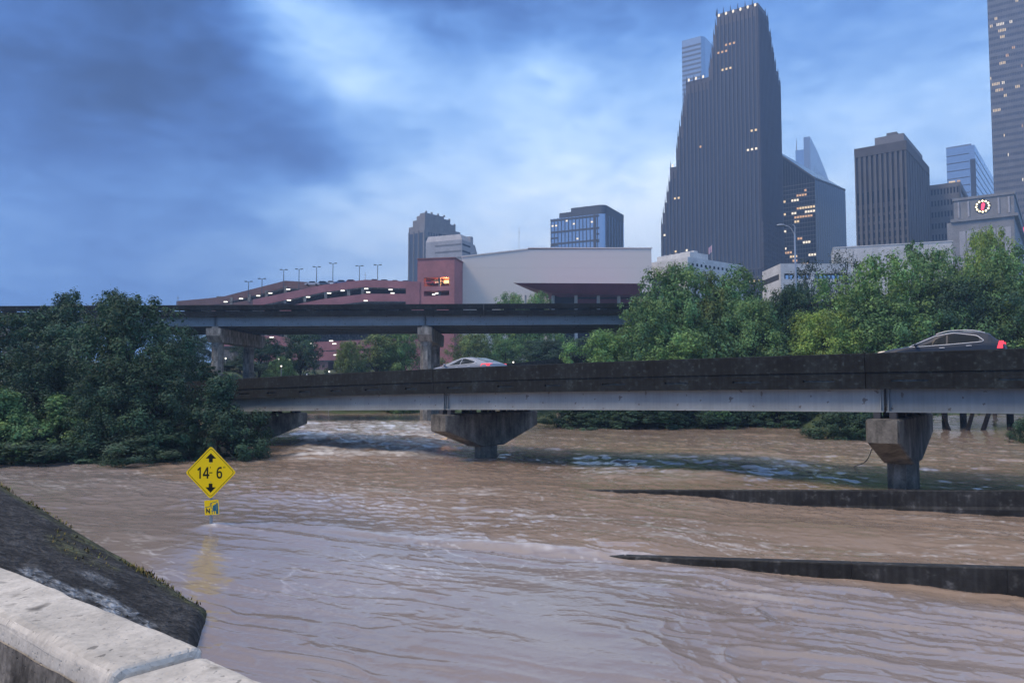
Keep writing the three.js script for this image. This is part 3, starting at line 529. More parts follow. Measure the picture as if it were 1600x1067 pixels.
// px: middle, top: picture height of the crown's top, w: picture width, dist: metres off, base: height of its foot
function tree(kind, px, top, w, dist, leaf, label, group, name = 'broadleaf_tree', base = null) {
  const p = at(px, top, dist), P = PROTO[kind], gy = base ?? Math.max(-0.3, groundY(p.x, dist)), h = p.y - gy, wm = w / F * dist;
  const o = thing(name, label, /shrub|bush/.test(name) ? 'shrub' : 'tree', [p.x, gy, -dist], (treeCount * 2.4) % 6.28, group); treeCount++;
  o.scale.set(wm / (2 * P.R * 0.92), h / P.H, wm / (2 * P.R * 0.92));
  mesh('trunk', P.trunk, BARK, o); mesh('crown', P.crown, LEAF[leaf], o);
  return o;
}
// left bank, in front of the low bridge
const GL = 'trees on the left bank';
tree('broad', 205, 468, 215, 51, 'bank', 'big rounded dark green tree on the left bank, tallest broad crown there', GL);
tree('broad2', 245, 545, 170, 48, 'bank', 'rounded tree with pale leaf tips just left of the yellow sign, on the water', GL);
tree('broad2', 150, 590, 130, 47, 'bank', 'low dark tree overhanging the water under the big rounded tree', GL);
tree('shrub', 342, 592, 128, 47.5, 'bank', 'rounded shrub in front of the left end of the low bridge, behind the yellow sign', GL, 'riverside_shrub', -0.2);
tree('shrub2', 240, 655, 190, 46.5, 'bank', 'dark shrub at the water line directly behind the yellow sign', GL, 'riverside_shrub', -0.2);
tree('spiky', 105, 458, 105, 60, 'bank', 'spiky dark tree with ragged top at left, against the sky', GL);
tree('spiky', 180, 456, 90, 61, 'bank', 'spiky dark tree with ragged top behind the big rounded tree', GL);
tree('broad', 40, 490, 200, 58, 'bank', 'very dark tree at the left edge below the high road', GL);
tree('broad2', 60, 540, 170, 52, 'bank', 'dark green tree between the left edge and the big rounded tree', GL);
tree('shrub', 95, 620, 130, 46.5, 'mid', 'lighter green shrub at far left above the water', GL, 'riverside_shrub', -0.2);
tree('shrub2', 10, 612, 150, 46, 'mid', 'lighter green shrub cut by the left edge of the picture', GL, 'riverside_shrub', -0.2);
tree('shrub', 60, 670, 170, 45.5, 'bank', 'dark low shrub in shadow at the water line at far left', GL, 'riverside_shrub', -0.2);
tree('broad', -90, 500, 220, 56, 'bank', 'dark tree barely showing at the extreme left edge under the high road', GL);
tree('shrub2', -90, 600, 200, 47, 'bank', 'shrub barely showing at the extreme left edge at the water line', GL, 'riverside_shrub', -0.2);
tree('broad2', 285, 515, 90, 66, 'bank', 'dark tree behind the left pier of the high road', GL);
// right bank, behind the low bridge
const GR = 'trees on the right bank';
tree('broad', 1062, 418, 175, 87.2, 'mid', 'tall rounded tree left of the stepped tower, its crown over the white low building', GR);
tree('broad2', 1150, 425, 150, 88.2, 'mid', 'tall tree in front of the foot of the stepped tower', GR);
tree('tall', 1108, 430, 90, 86.6, 'olive', 'brownish olive tree crown in front of the white low building', GR);
tree('broad2', 1010, 470, 150, 83.3, 'mid', 'tree at the right end of the high road with its crown overlapping the deck', GR);
tree('broad', 945, 520, 120, 83.8, 'bright', 'light green low tree below the right end of the high road', GR);
tree('broad2', 1050, 510, 160, 82.8, 'bright', 'light green tree above the low bridge parapet, left of middle on the right bank', GR);
tree('broad', 1170, 470, 150, 83.8, 'mid', 'dark green tree above the low bridge between the two bright trees', GR);
tree('tall', 1225, 480, 80, 85.5, 'bank', 'narrow dark tree above the low bridge right of the stepped tower', GR);
tree('feathery', 1262, 408, 100, 118.0, 'ash', 'thin feathery dark tree below the street lamp', GR);
tree('feathery', 1322, 395, 105, 122.0, 'ash', 'thin feathery dark tree in front of the long white wall', GR);
tree('broad2', 1250, 445, 110, 112.0, 'bank', 'dark tree under the street lamp', GR);
tree('broad', 1285, 488, 150, 80.5, 'lime', 'bright yellow green tree above the low bridge, right of the lamp', GR);
tree('broad2', 1372, 405, 190, 83.8, 'bright', 'large yellowish green tree in front of the long white wall', GR);
tree('broad', 1385, 470, 180, 81.1, 'mid', 'green tree behind the dark car', GR, 'broadleaf_tree', 2.2);
tree('tall', 1432, 385, 90, 87.7, 'mid', 'upright green tree below the brown ribbed block', GR, 'broadleaf_tree', 2.2);
tree('broad2', 1470, 395, 140, 85.0, 'mid', 'broad green tree below the office block with small windows', GR, 'broadleaf_tree', 2.2);
tree('broad', 1545, 362, 110, 112.0, 'lime', 'pale lime green tree top under the clock', GR, 'broadleaf_tree', 2.2);
tree('broad2', 1570, 395, 170, 83.3, 'mid', 'large green tree at the right edge under the clock building', GR, 'broadleaf_tree', 2.2);
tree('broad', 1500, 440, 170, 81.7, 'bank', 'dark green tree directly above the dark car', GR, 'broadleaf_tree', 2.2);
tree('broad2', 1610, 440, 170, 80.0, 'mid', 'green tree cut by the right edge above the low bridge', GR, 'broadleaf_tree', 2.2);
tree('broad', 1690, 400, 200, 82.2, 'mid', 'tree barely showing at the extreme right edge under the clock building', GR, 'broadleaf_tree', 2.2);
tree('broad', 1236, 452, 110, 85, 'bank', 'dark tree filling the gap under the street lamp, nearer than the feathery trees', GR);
// fringe at the water seen under the low bridge
const GF = 'bushes at the far water line under the low bridge';
tree('shrub2', 905, 622, 120, 81.8, 'bank', 'leafy bush at the water just right of the middle pier', GF, 'riverside_bush', -0.3);
tree('shrub', 1010, 618, 140, 81.0, 'bank', 'leafy bush at the water midway between the two piers', GF, 'riverside_bush', -0.3);
tree('shrub2', 1120, 618, 130, 81.0, 'bank', 'leafy bush at the water right of midway between the piers', GF, 'riverside_bush', -0.3);
tree('shrub', 1215, 622, 110, 80.5, 'bank', 'leafy bush at the water left of the right pier', GF, 'riverside_bush', -0.3);
tree('shrub', 1330, 615, 100, 65.0, 'bank', 'dark bush standing in the flood right behind the right pier', GF, 'riverside_bush', -0.3);
tree('shrub2', 1350, 570, 120, 72.0, 'mid', 'bush behind the right pier above the low bridge', GF, 'riverside_bush', -0.3);
tree('shrub2', 1625, 625, 80, 60.0, 'bank', 'dark bush in the flood at the right edge under the low bridge', GF, 'riverside_bush', -0.3);
// beyond the high road
const GB = 'trees beyond the high road';
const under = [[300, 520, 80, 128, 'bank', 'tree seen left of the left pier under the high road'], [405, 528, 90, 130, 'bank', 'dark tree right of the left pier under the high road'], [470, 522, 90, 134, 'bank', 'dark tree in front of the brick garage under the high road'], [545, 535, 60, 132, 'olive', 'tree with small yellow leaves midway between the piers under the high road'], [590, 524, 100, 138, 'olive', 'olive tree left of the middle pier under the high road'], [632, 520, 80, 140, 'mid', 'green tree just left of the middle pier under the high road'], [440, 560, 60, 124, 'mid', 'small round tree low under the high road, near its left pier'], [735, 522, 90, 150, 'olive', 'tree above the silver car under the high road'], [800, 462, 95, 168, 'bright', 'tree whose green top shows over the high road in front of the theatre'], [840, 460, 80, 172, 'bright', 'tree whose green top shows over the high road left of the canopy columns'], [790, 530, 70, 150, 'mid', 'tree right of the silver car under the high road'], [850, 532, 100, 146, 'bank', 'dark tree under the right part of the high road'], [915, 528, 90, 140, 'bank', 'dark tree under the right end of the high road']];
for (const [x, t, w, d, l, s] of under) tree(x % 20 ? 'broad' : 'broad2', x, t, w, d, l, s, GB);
tree('shrub', 700, 570, 40, 120, 'mid', 'small bush right of the middle pier under the high road', GB, 'bank_shrub');
tree('shrub2', 622, 572, 60, 122, 'mid', 'small light bush left of the middle pier under the high road', GB, 'bank_shrub');
tree('shrub', 560, 574, 70, 126, 'bank', 'dark bush low between the piers under the high road', GB, 'bank_shrub');
tree('shrub2', 375, 560, 70, 118, 'bank', 'dark bush between the twin columns of the left pier', GB, 'bank_shrub');

// ---------------------------------------------------------------- road sign standing in the flood
{
  const b = onY(329, 824, 0), dist = -b.z, c = at(327.5, 738, dist), s = 1.19, o = thing('clearance_sign', 'yellow diamond clearance sign reading 14 feet 6 with arrows, standing in the flood', 'road sign', [b.x, 0, b.z], -0.08);
  o.rotation.z = 0.012;
  const cv = document.createElement('canvas'); cv.width = cv.height = 1024; const x = cv.getContext('2d');
  x.fillStyle = '#ffdc10'; x.fillRect(0, 0, 1024, 1024);
  x.translate(512, 512); x.rotate(Math.PI / 4);
  const q = 1024 / 2; x.strokeStyle = '#16180f'; x.lineWidth = 13;
  x.setTransform(1, 0, 0, 1, 0, 0); const r = 70, m = 42; x.beginPath(); x.moveTo(m + r, m); x.arcTo(1024 - m, m, 1024 - m, 1024 - m, r); x.arcTo(1024 - m, 1024 - m, m, 1024 - m, r); x.arcTo(m, 1024 - m, m, m, r); x.arcTo(m, m, 1024 - m, m, r); x.closePath(); x.stroke();
  // the print is upright on the diamond: draw with a 45 degree turn
  x.translate(512, 512); x.rotate(Math.PI / 4); x.fillStyle = '#14170f'; const u = 1024 * Math.SQRT2 / 2;   // half diagonal
  const arrow = (y, d) => { x.beginPath(); x.moveTo(0, y - d * 150); x.lineTo(150, y); x.lineTo(55, y); x.lineTo(55, y + d * 100); x.lineTo(-55, y + d * 100); x.lineTo(-55, y); x.lineTo(-150, y); x.closePath(); x.fill(); };
  arrow(-380, 1); arrow(400, -1);
  x.textBaseline = 'middle'; x.textAlign = 'center'; x.font = '350px sans-serif'; x.save(); x.scale(0.95, 1.18); x.strokeStyle = '#14170f'; x.lineWidth = 16; for (const [q, u2] of [['14', -232], ['6', 258]]) { x.fillText(q, u2, 10); x.strokeText(q, u2, 10); } x.restore(); x.fillRect(-44, -6, 92, 26); x.font = '190px sans-serif'; x.fillText("'", -12, -90); x.fillText('"', 385, -95);
  x.setTransform(1, 0, 0, 1, 0, 0);
  const t = new THREE.CanvasTexture(cv); t.colorSpace = THREE.SRGBColorSpace; t.anisotropy = 4;
  const face = new THREE.MeshStandardMaterial({ map: t, roughness: 0.35 });
  const shape = new THREE.Shape(), h = s / 2, rr = 0.075; shape.moveTo(-h + rr, -h); shape.lineTo(h - rr, -h); shape.absarc(h - rr, -h + rr, rr, -Math.PI / 2, 0); shape.lineTo(h, h - rr); shape.absarc(h - rr, h - rr, rr, 0, Math.PI / 2); shape.lineTo(-h + rr, h); shape.absarc(-h + rr, h - rr, rr, Math.PI / 2, Math.PI); shape.lineTo(-h, -h + rr); shape.absarc(-h + rr, -h + rr, rr, Math.PI, 1.5 * Math.PI);
  const cy = c.y, back = new THREE.ExtrudeGeometry(shape, { depth: 0.006, bevelEnabled: false, curveSegments: 8 }); back.rotateZ(Math.PI / 4);
  const plate = mesh('sign_plate', back, M.galv, o); plate.position.set(0, cy, 0.045);
  const fg = new THREE.ShapeGeometry(shape, 8), P = fg.attributes.position, U = fg.attributes.uv; for (let i = 0; i < P.count; i++) U.setXY(i, 0.5 + P.getX(i) / s, 0.5 + P.getY(i) / s); fg.rotateZ(Math.PI / 4);
  const fm = mesh('sign_face', fg, face, o); fm.position.set(0, cy, 0.0535); fm.userData.label = 'yellow face with black arrows, border and 14 feet 6 lettering';
  // square post with holes reads as a plain channel at this distance
  const pm = new MB().bb(-0.035, -2, -0.03, -0.029, cy + 0.6, 0.03).bb(0.029, -2, -0.03, 0.035, cy + 0.6, 0.03).bb(-0.029, -2, -0.03, 0.029, cy + 0.6, -0.024).bb(-0.029, -2, 0.024, 0.029, cy + 0.6, 0.03); pm.build('post', std(C(0.28, 0.36, 0.45), { roughness: 0.5, metalness: 0.4 }), o);
  // small scribbled plate below
  const pc = document.createElement('canvas'); pc.width = 512; pc.height = 512; const y = pc.getContext('2d'); y.fillStyle = '#ffdc10'; y.fillRect(0, 0, 512, 512);
  y.strokeStyle = '#12343c'; y.lineWidth = 40; y.lineJoin = 'miter'; y.beginPath(); y.moveTo(70, 440); y.lineTo(70, 300); y.lineTo(170, 440); y.lineTo(170, 290); y.stroke();
  y.fillStyle = '#1f6b86'; y.strokeStyle = '#1d5f78'; y.lineWidth = 22; y.beginPath(); y.moveTo(30, 235); y.lineTo(200, 220); y.lineTo(215, 120); y.lineTo(300, 90); y.lineTo(470, 60); y.stroke(); y.beginPath(); y.moveTo(250, 90); y.lineTo(235, 300); y.stroke();
  y.fillRect(300, 190, 70, 170); y.fillRect(355, 150, 60, 220); y.fillRect(420, 110, 66, 390); y.beginPath(); y.moveTo(260, 330); y.lineTo(330, 170); y.lineTo(400, 330); y.fill(); y.fillRect(240, 350, 250, 40); for (const k of [250, 330, 400]) y.fillRect(k, 350, 26, 140);
  const pt = new THREE.CanvasTexture(pc); pt.colorSpace = THREE.SRGBColorSpace; const py0 = at(330, 804, dist).y, py1 = at(330, 781, dist).y, pw = 0.47;
  const pl = new THREE.BoxGeometry(pw, py1 - py0, 0.006); const pmesh = mesh('small_plate', pl, M.galv, o); pmesh.position.set(0.04, (py0 + py1) / 2, 0.042); pmesh.rotation.z = 0.07;
  const pf = mesh('plate_face', new THREE.PlaneGeometry(pw, py1 - py0), new THREE.MeshStandardMaterial({ map: pt, roughness: 0.4 }), pmesh); pf.position.z = 0.0045; pf.userData.label = 'small yellow plate covered in teal graffiti';
  new MB().bar(V(0, cy + 0.3, 0.02), V(0, cy + 0.3, 0.062), 0.014, 8).build('bolt', M.galv, o); new MB().bar(V(0, cy - 0.3, 0.02), V(0, cy - 0.3, 0.062), 0.014, 8).build('bolt', M.galv, o);
}

// ---------------------------------------------------------------- cars on the low bridge (both drive to the left)
function carMaterial(r, g, b) { return new THREE.MeshPhysicalMaterial({ color: C(r, g, b), roughness: 0.4, metalness: 0, specularIntensity: 0.45, clearcoat: 0.15, clearcoatRoughness: 0.2 }); }
const GLASS = new THREE.MeshPhysicalMaterial({ color: C(0.02, 0.025, 0.028), roughness: 0.1, specularIntensity: 0.3 });
const CHROME = std(C(0.6, 0.62, 0.65), { roughness: 0.5, metalness: 0.6 });
const TYRE = std(C(0.02, 0.02, 0.02), { roughness: 0.9 });
// x runs from nose (-) to tail (+); shape functions give heights and half widths
function interp(t, k) { if (k <= t[0][0]) return t[0][1]; for (let i = 0; i + 1 < t.length; i++) if (k <= t[i + 1][0]) { const q = (k - t[i][0]) / (t[i + 1][0] - t[i][0]); return lerp(t[i][1], t[i + 1][1], q * q * (3 - 2 * q) * 0.5 + q * 0.5); } return t[t.length - 1][1]; }
function makeCar(o, s) {
  const N = 56, x0 = s.top[0][0], x1 = s.top[s.top.length - 1][0], loops = [];
  const sect = (x) => {
    const top = interp(s.top, x), belt = Math.min(interp(s.belt, x), top - 0.005), w = interp(s.width, x), rw = lerp(w * 0.96, interp(s.roof, x), clamp((top - belt) / 0.25)), sill = s.sill;
    return { top, belt, w, rw, sill };
  };
  const side = (c, f, sg) => { // point on the flank: f 0 at the belt, 1 at the roof edge
    const y = lerp(c.belt, c.top - 0.05, f), w = lerp(c.w * 0.965, c.rw, Math.pow(f, 1.15)); return [y, w * sg];
  };
  for (let i = 0; i <= N; i++) {
    const x = lerp(x0, x1, i / N), c = sect(x), L = [];
    const half = [[c.sill, c.w * 0.9], [lerp(c.sill, c.belt, 0.3), c.w * 0.985], [lerp(c.sill, c.belt, 0.65), c.w], [lerp(c.sill, c.belt, 0.9), c.w * 0.99], [c.belt, c.w * 0.965], side(c, 0.5, 1), side(c, 1, 1), [c.top - 0.015, c.rw * 0.82], [c.top, c.rw * 0.45]];
    for (const [y, w] of half) L.push(V(x, y, w)); for (const [y, w] of half.slice().reverse()) L.push(V(x, y, -w)); loops.push(L);
  }
  const bm = new MB().loft(loops); const g = bm.geometry(); mesh('body', g, s.paint, o);
  for (const sg of [1, -1]) {
    const P = (x, f, off) => { const c = sect(x), [y, w] = side(c, f, sg); return V(x, y, w + sg * off); };
    const outline = s.windows;   // panes: [xa, xb, low, high] with fractions of the flank height at both ends
    for (const [xa, xb, l0, l1, h0, h1] of outline) {
      const m = new MB(), n = 10; for (let k = 0; k < n; k++) { const a = lerp(xa, xb, k / n), b = lerp(xa, xb, (k + 1) / n), L = (t) => lerp(l0, l1, t), H = (t) => interp([[0, h0], [0.18, lerp(h0, 1, 0.0)], [1, h1]], t); const q = [P(a, L(k / n), 0.008), P(b, L((k + 1) / n), 0.008), P(b, H((k + 1) / n), 0.008), P(a, H(k / n), 0.008)]; if (sg < 0) q.reverse(); m.quad(...q); }
      m.build('side_window', GLASS, o);
    }
    const tr = s.trim.map(([x, f]) => P(x, f, 0.012)), curve = new THREE.CatmullRomCurve3(tr, true, 'catmullrom', 0.15);
    new MB().geo(new THREE.TubeGeometry(curve, 60, s.trimR, 5, true)).build('window_trim', CHROME, o);
    const tl = new MB(); const [ta, tb, ty0, ty1] = s.tail; { const q = [[ta, ty0], [tb, ty0], [tb, ty1], [ta + 0.08, ty1]].map(([x, y]) => { const c = sect(Math.min(x, x1)); return V(x, y, sg * (c.w * (y > c.belt ? 0.965 : 1.0) + 0.008)); }); const back = q.map((v) => V(v.x + 0.03, v.y, v.z - sg * 0.22)); tl.loft(sg > 0 ? [back, q] : [back.reverse(), q.reverse()]); }
    tl.build('tail_light', s.tailMat, o);
    { const c = sect(s.mirror); new MB().geo(new THREE.SphereGeometry(1, 12, 8), new THREE.Matrix4().compose(V(s.mirror, c.belt + 0.07, sg * (c.w + 0.09)), new THREE.Quaternion(), V(0.07, 0.07, 0.11))).build('mirror', s.paint, o); }
    for (const hx of s.handles) { const c = sect(hx); new MB().geo(new THREE.CapsuleGeometry(0.018, 0.17, 3, 8), new THREE.Matrix4().makeRotationZ(Math.PI / 2).setPosition(hx, c.belt - 0.09, sg * (c.w * 0.99 + 0.012))).build('door_handle', CHROME, o); }
    { const [ha, hb, hy] = s.head, c = sect(ha); new MB().geo(new THREE.SphereGeometry(1, 14, 8), new THREE.Matrix4().compose(V((ha + hb) / 2, hy, sg * c.w * 0.8), new THREE.Quaternion(), V((hb - ha) / 2, 0.075, 0.15))).build('headlight', s.headMat, o); }
    if (s.rails) { const pts = s.rails.map((x) => { const c = sect(x); return V(x, c.top + 0.035, sg * c.rw * 0.86); }); pts[0].y -= 0.05; pts[pts.length - 1].y -= 0.05; new MB().geo(new THREE.TubeGeometry(new THREE.CatmullRomCurve3(pts), 24, 0.022, 6)).build('roof_rail', CHROME, o); }
    for (const wx of s.wheels) { const wh = new MB().geo(new THREE.CylinderGeometry(s.wr, s.wr, 0.24, 28), new THREE.Matrix4().makeRotationX(Math.PI / 2).setPosition(wx, s.wr, sg * (s.width[1][1] - 0.11))).build('wheel', TYRE, o); new MB().geo(new THREE.CylinderGeometry(s.wr * 0.64, s.wr * 0.7, 0.05, 20), new THREE.Matrix4().makeRotationX(sg * Math.PI / 2).setPosition(wx, s.wr, sg * (s.width[1][1] + 0.01))).build('rim', CHROME, wh); }
  }
  for (const [name, a, b] of [['windscreen', ...s.screen], ['rear_window', ...s.rear]]) { const m = new MB(), n = 6; for (let k = 0; k < n; k++) { const p = lerp(a, b, k / n), q = lerp(a, b, (k + 1) / n), A = sect(p), B = sect(q); m.quad(V(p, A.top + 0.008, A.rw * 0.8), V(q, B.top + 0.008, B.rw * 0.8), V(q, B.top + 0.008, -B.rw * 0.8), V(p, A.top + 0.008, -A.rw * 0.8)); } m.build(name, GLASS, o); }
}
const BRAKE = glow(new THREE.Color(1, 0.06, 0.1), 0.75);
const HEAD = std(C(0.7, 0.72, 0.75), { roughness: 0.15 });
function placeCar(o, px, off) { // on the deck of the low bridge, at picture x, off metres in from the front line
  let s = 0; for (let k = 0; k < 40; k++) { const p = LB.P(s, off, 0), x = 800 + F * p.x / -p.z; s += (px - x) * 0.02; }
  const p = LB.P(s, off, -0.79), sl = (LB.top(s + 1) - LB.top(s - 1)) / 2; o.position.copy(p); o.rotation.set(0, -Math.atan2(LB.dir.z, LB.dir.x), Math.atan(sl), 'YXZ');
}
{
  const o = thing('sedan', 'silver fastback sedan on the low bridge beside the middle pier of the high road', 'car'); placeCar(o, 728, 2.6); o.scale.setScalar(1.06);
  makeCar(o, {
    top: [[-2.45, 0.62], [-2.3, 0.74], [-1.5, 0.93], [-0.98, 1.0], [-0.3, 1.3], [0.15, 1.405], [0.6, 1.42], [1.1, 1.36], [1.7, 1.2], [2.15, 1.06], [2.38, 1.0], [2.47, 0.8]], belt: [[-2.45, 0.6], [-1.0, 0.92], [0, 0.93], [1.4, 0.98], [2.47, 0.95]], width: [[-2.45, 0.72], [-1.9, 0.94], [-1, 0.965], [1, 0.965], [1.9, 0.95], [2.47, 0.78]], roof: [[-1, 0.72], [0, 0.6], [1, 0.6], [2, 0.68]], sill: 0.2,
    windows: [[-0.92, 0.28, 0.06, 0.1, 0.12, 0.86], [0.34, 1.28, 0.1, 0.2, 0.88, 0.55]], trim: [[-1.0, 0.04], [0.3, 0.06], [1.1, 0.1], [1.48, 0.35], [1.25, 0.72], [0.5, 0.94], [-0.1, 0.9], [-0.6, 0.8]], trimR: 0.024, tail: [1.82, 2.36, 0.86, 1.0], tailMat: BRAKE, mirror: -0.72, handles: [0.1, 1.0], head: [-2.25, -1.75, 0.68], headMat: HEAD, wheels: [-1.5, 1.45], wr: 0.35, screen: [-0.9, -0.12], rear: [0.95, 2.0], paint: carMaterial(0.3, 0.33, 0.38) });
}
{
  const o = thing('crossover_car', 'dark navy crossover car with silver roof rails on the low bridge at right', 'car'); placeCar(o, 1470, 2.7);
  makeCar(o, {
    top: [[-2.4, 0.72], [-2.25, 0.9], [-1.5, 1.04], [-1.05, 1.1], [-0.35, 1.45], [0.05, 1.6], [0.6, 1.66], [1.3, 1.63], [1.8, 1.55], [2.1, 1.3], [2.35, 1.08], [2.42, 0.7]], belt: [[-2.4, 0.7], [-1.05, 1.04], [0, 1.06], [1.6, 1.14], [2.42, 1.05]], width: [[-2.4, 0.74], [-1.9, 0.93], [-1, 0.955], [1, 0.955], [1.9, 0.94], [2.42, 0.8]], roof: [[-1, 0.74], [0, 0.66], [1, 0.65], [2, 0.72]], sill: 0.25,
    windows: [[-0.92, 0.34, 0.05, 0.08, 0.1, 0.84], [0.4, 1.5, 0.08, 0.14, 0.84, 0.6]], trim: [[-1.02, 0.03], [0.4, 0.05], [1.5, 0.08], [1.68, 0.2], [1.42, 0.7], [0.6, 0.94], [-0.05, 0.9], [-0.55, 0.82]], trimR: 0.02, tail: [2.1, 2.3, 0.9, 1.2], tailMat: BRAKE, mirror: -0.75, handles: [0.2, 1.15], head: [-2.3, -1.6, 0.86], headMat: glow(new THREE.Color(1, 0.85, 0.75), 0.5), wheels: [-1.4, 1.4], wr: 0.38, screen: [-0.95, -0.15], rear: [1.85, 2.25], rails: [-0.05, 0.3, 0.8, 1.3, 1.7], paint: carMaterial(0.035, 0.046, 0.065) });
}
// ---------------------------------------------------------------- things in the water by the right pier
{
  const specs = [[1466, 636, 1481, 672, 58, 0.28, 'leaning timber post slanting right, nearest to the right pier'], [1527, 634, 1516, 672, 57, 0.34, 'leaning timber post slanting left, middle of the three under the right span'], [1554, 632, 1541, 672, 56.5, 0.38, 'leaning timber post slanting left, rightmost of the three under the right span']];
  for (const [xa, ya, xb, yb, d, w, label] of specs) {
    const b = onY(xb, yb, 0), dist = -b.z, a = at(xa, ya - 12, dist - 0.4), o = thing('timber_post', label, 'post', [b.x, 0, b.z], 0, 'leaning timber posts under the right span'); const top = a.sub(V(b.x, 0, b.z)), foot = top.clone().multiplyScalar(-0.7); foot.y = -1.2;
    new MB().bar(foot, top, w * 0.62, 10, w * 0.55).build('pole', M.timber, o); new MB().bar(top.clone().multiplyScalar(0.93), top.clone().multiplyScalar(0.985), w * 0.6, 10, w * 0.6).build('band', M.steelDark, o);
  }
  const p = onY(1335, 729, 0.02), q = at(1366, 695, 35.5), mid = p.clone().lerp(q, 0.5).add(V(0.15, -0.22, 0)); const o = thing('hanging_cable', 'thin dark cable trailing from the right pier into the water', 'cable', [p.x, 0, p.z]);
  new MB().geo(new THREE.TubeGeometry(new THREE.CatmullRomCurve3([p, mid, q].map((v) => v.clone().sub(V(p.x, 0, p.z)))), 16, 0.022, 5)).build('cable_strand', M.steelDark, o);
}
// small white marker posts along the far edge of the low bridge
for (const [px, h, label] of [[395, 0.5, 'small white marker post on the low bridge left of the other two'], [478, 0.6, 'small white marker post on the low bridge, brightest of the three'], [433, 0.35, 'small white marker post on the low bridge between the other two']]) {
  let s = 0; for (let k = 0; k < 60; k++) { const p = LB.P(s, 8.8, 0), x = 800 + F * p.x / -p.z; s += (px - x) * 0.02; }
  const p = LB.P(s, 8.88, 0), o = thing('marker_post', label, 'marker post', p, 0, 'marker posts on the low bridge'); new MB().bb(-0.06, -0.02, -0.02, 0.06, h, 0.02).build('blade', std(C(0.8, 0.8, 0.78)), o); new MB().bb(-0.09, -0.03, -0.06, 0.09, 0.02, 0.06).build('foot_plate', M.galv, o);
}
// street lamp behind the trees
{
  const d = 108, t = at(1242, 352, d), hd = at(1216, 353.5, d), o = thing('street_lamp', 'tall grey street lamp with its head to the left, before the dark glass tower', 'street lamp', [t.x, 7, -d]), H = t.y - 7, ax = hd.x - t.x;
  new MB().bar(V(0, -0.5, 0), V(0, H - 1.2, 0), 0.18, 10, 0.12).build('pole', M.galv, o);
  new MB().geo(new THREE.TubeGeometry(new THREE.CatmullRomCurve3([V(0, H - 1.5, 0), V(-0.25, H - 0.9, 0), V(-0.75, H - 0.25, 0), V(ax * 0.62, H - 0.02, 0)]), 16, 0.07, 6)).build('arm', M.galv, o);
  new MB().geo(new THREE.TubeGeometry(new THREE.CatmullRomCurve3([V(0, H - 1.5, 0), V(0.05, H - 0.7, 0), V(0.02, H - 0.1, 0), V(-0.3, H + 0.08, 0)]), 12, 0.06, 6)).build('arm', M.galv, o);
  new MB().geo(new THREE.SphereGeometry(1, 14, 8), new THREE.Matrix4().compose(V(ax * 0.82, H + 0.02, 0), new THREE.Quaternion(), V(0.62, 0.16, 0.3))).build('lamp_head', M.galv, o);
}

// ---------------------------------------------------------------- the city
const GY = 7.5;
// A block with its near corner at picture x = px, dist metres off. Local frame: x to the right along the left-hand face (z = 0, facing the viewer), right-hand face at x = 0.
function block(name, label, category, px, dist, yaw, group) {
  const c = at(px, dist > 300 ? 300 : 410, dist), o = thing(name, label, category, [c.x, GY, -dist], -yaw * D2R, group), cs = Math.cos(yaw * D2R), sn = Math.sin(yaw * D2R);
  const ratio = (p, py) => { const q = at(p, py, 1); return q.x; };
  o.userData.fit = undefined; delete o.userData.fit;
  return {
    o, dist,
    L: (p, py = 480) => { const r = ratio(p, py), dx = -cs, dz = sn; return (r * dist - c.x) / (dx - r * dz); },     // length of the left face so that it ends at picture x = p
    R: (p, py = 480) => { const r = ratio(p, py), dx = sn, dz = cs; return (r * dist - c.x) / (dx - r * dz); },
    H: (py) => at(px, py, dist).y - GY,
  };
}
const lit = [glow(new THREE.Color(1, 0.74, 0.42), 0.6), glow(new THREE.Color(1, 0.86, 0.66), 0.75), glow(new THREE.Color(1, 0.58, 0.3), 0.45)];
const LAMP = glow(new THREE.Color(1, 0.95, 0.84), 1.1);
// piers and bands standing proud of a darker body, on the left face (z = 0) or the right face (x = 0)
function faceBox(m, face, u0, u1, y0, y1, d0, d1) { if (face === 'L') m.bb(-u1, y0, d0, -u0, y1, d1); else m.bb(d0, y0, -u1, d1, y1, -u0); }   // u measured back from the near corner
function gridFace(m, face, u0, u1, y0, y1, cols, rows, pier, band, proud) {
  const du = (u1 - u0) / cols, dy = (y1 - y0) / rows;
  for (let i = 0; i <= cols; i++) { const c = u0 + i * du, a = Math.max(u0, c - du * pier / 2), b = Math.min(u1, c + du * pier / 2); faceBox(m, face, a, b, y0, y1, 0.001, proud); }
  for (let j = 0; j <= rows; j++) { const c = y0 + j * dy, a = Math.max(y0, c - dy * band / 2), b = Math.min(y1, c + dy * band / 2); faceBox(m, face, u0, u1, a, b, 0.001, proud * 0.8); }
}
function litWindows(o, face, u0, u1, y0, y1, cols, rows, list, pier, band, off) {
  const du = (u1 - u0) / cols, dy = (y1 - y0) / rows, gg = new THREE.PlaneGeometry(du * (1 - pier), dy * (1 - band));
  list.forEach(([i, j, k = 0]) => { const m = mesh('lit_window', gg, lit[k % 3], o); const u = u0 + (i + 0.5) * du, y = y0 + (j + 0.5) * dy; if (face === 'L') m.position.set(-u, y, off); else { m.position.set(off, y, -u); m.rotation.y = Math.PI / 2; } });
}
function runs(seed, cols, rows, n, len, j0 = 0, j1 = rows, i0 = 0, i1 = cols) { const r = mulberry(seed), out = [], seen = new Set(); for (let k = 0; k < n; k++) { const j = j0 + Math.floor(r() * (j1 - j0)), a = i0 + Math.floor(r() * (i1 - i0)), l = 1 + Math.floor(r() * len), c = Math.floor(r() * 3); for (let i = a; i < Math.min(i1, a + l); i++) if (!seen.has(i + ',' + j)) { seen.add(i + ',' + j); out.push([i, j, c]); } } return out; }
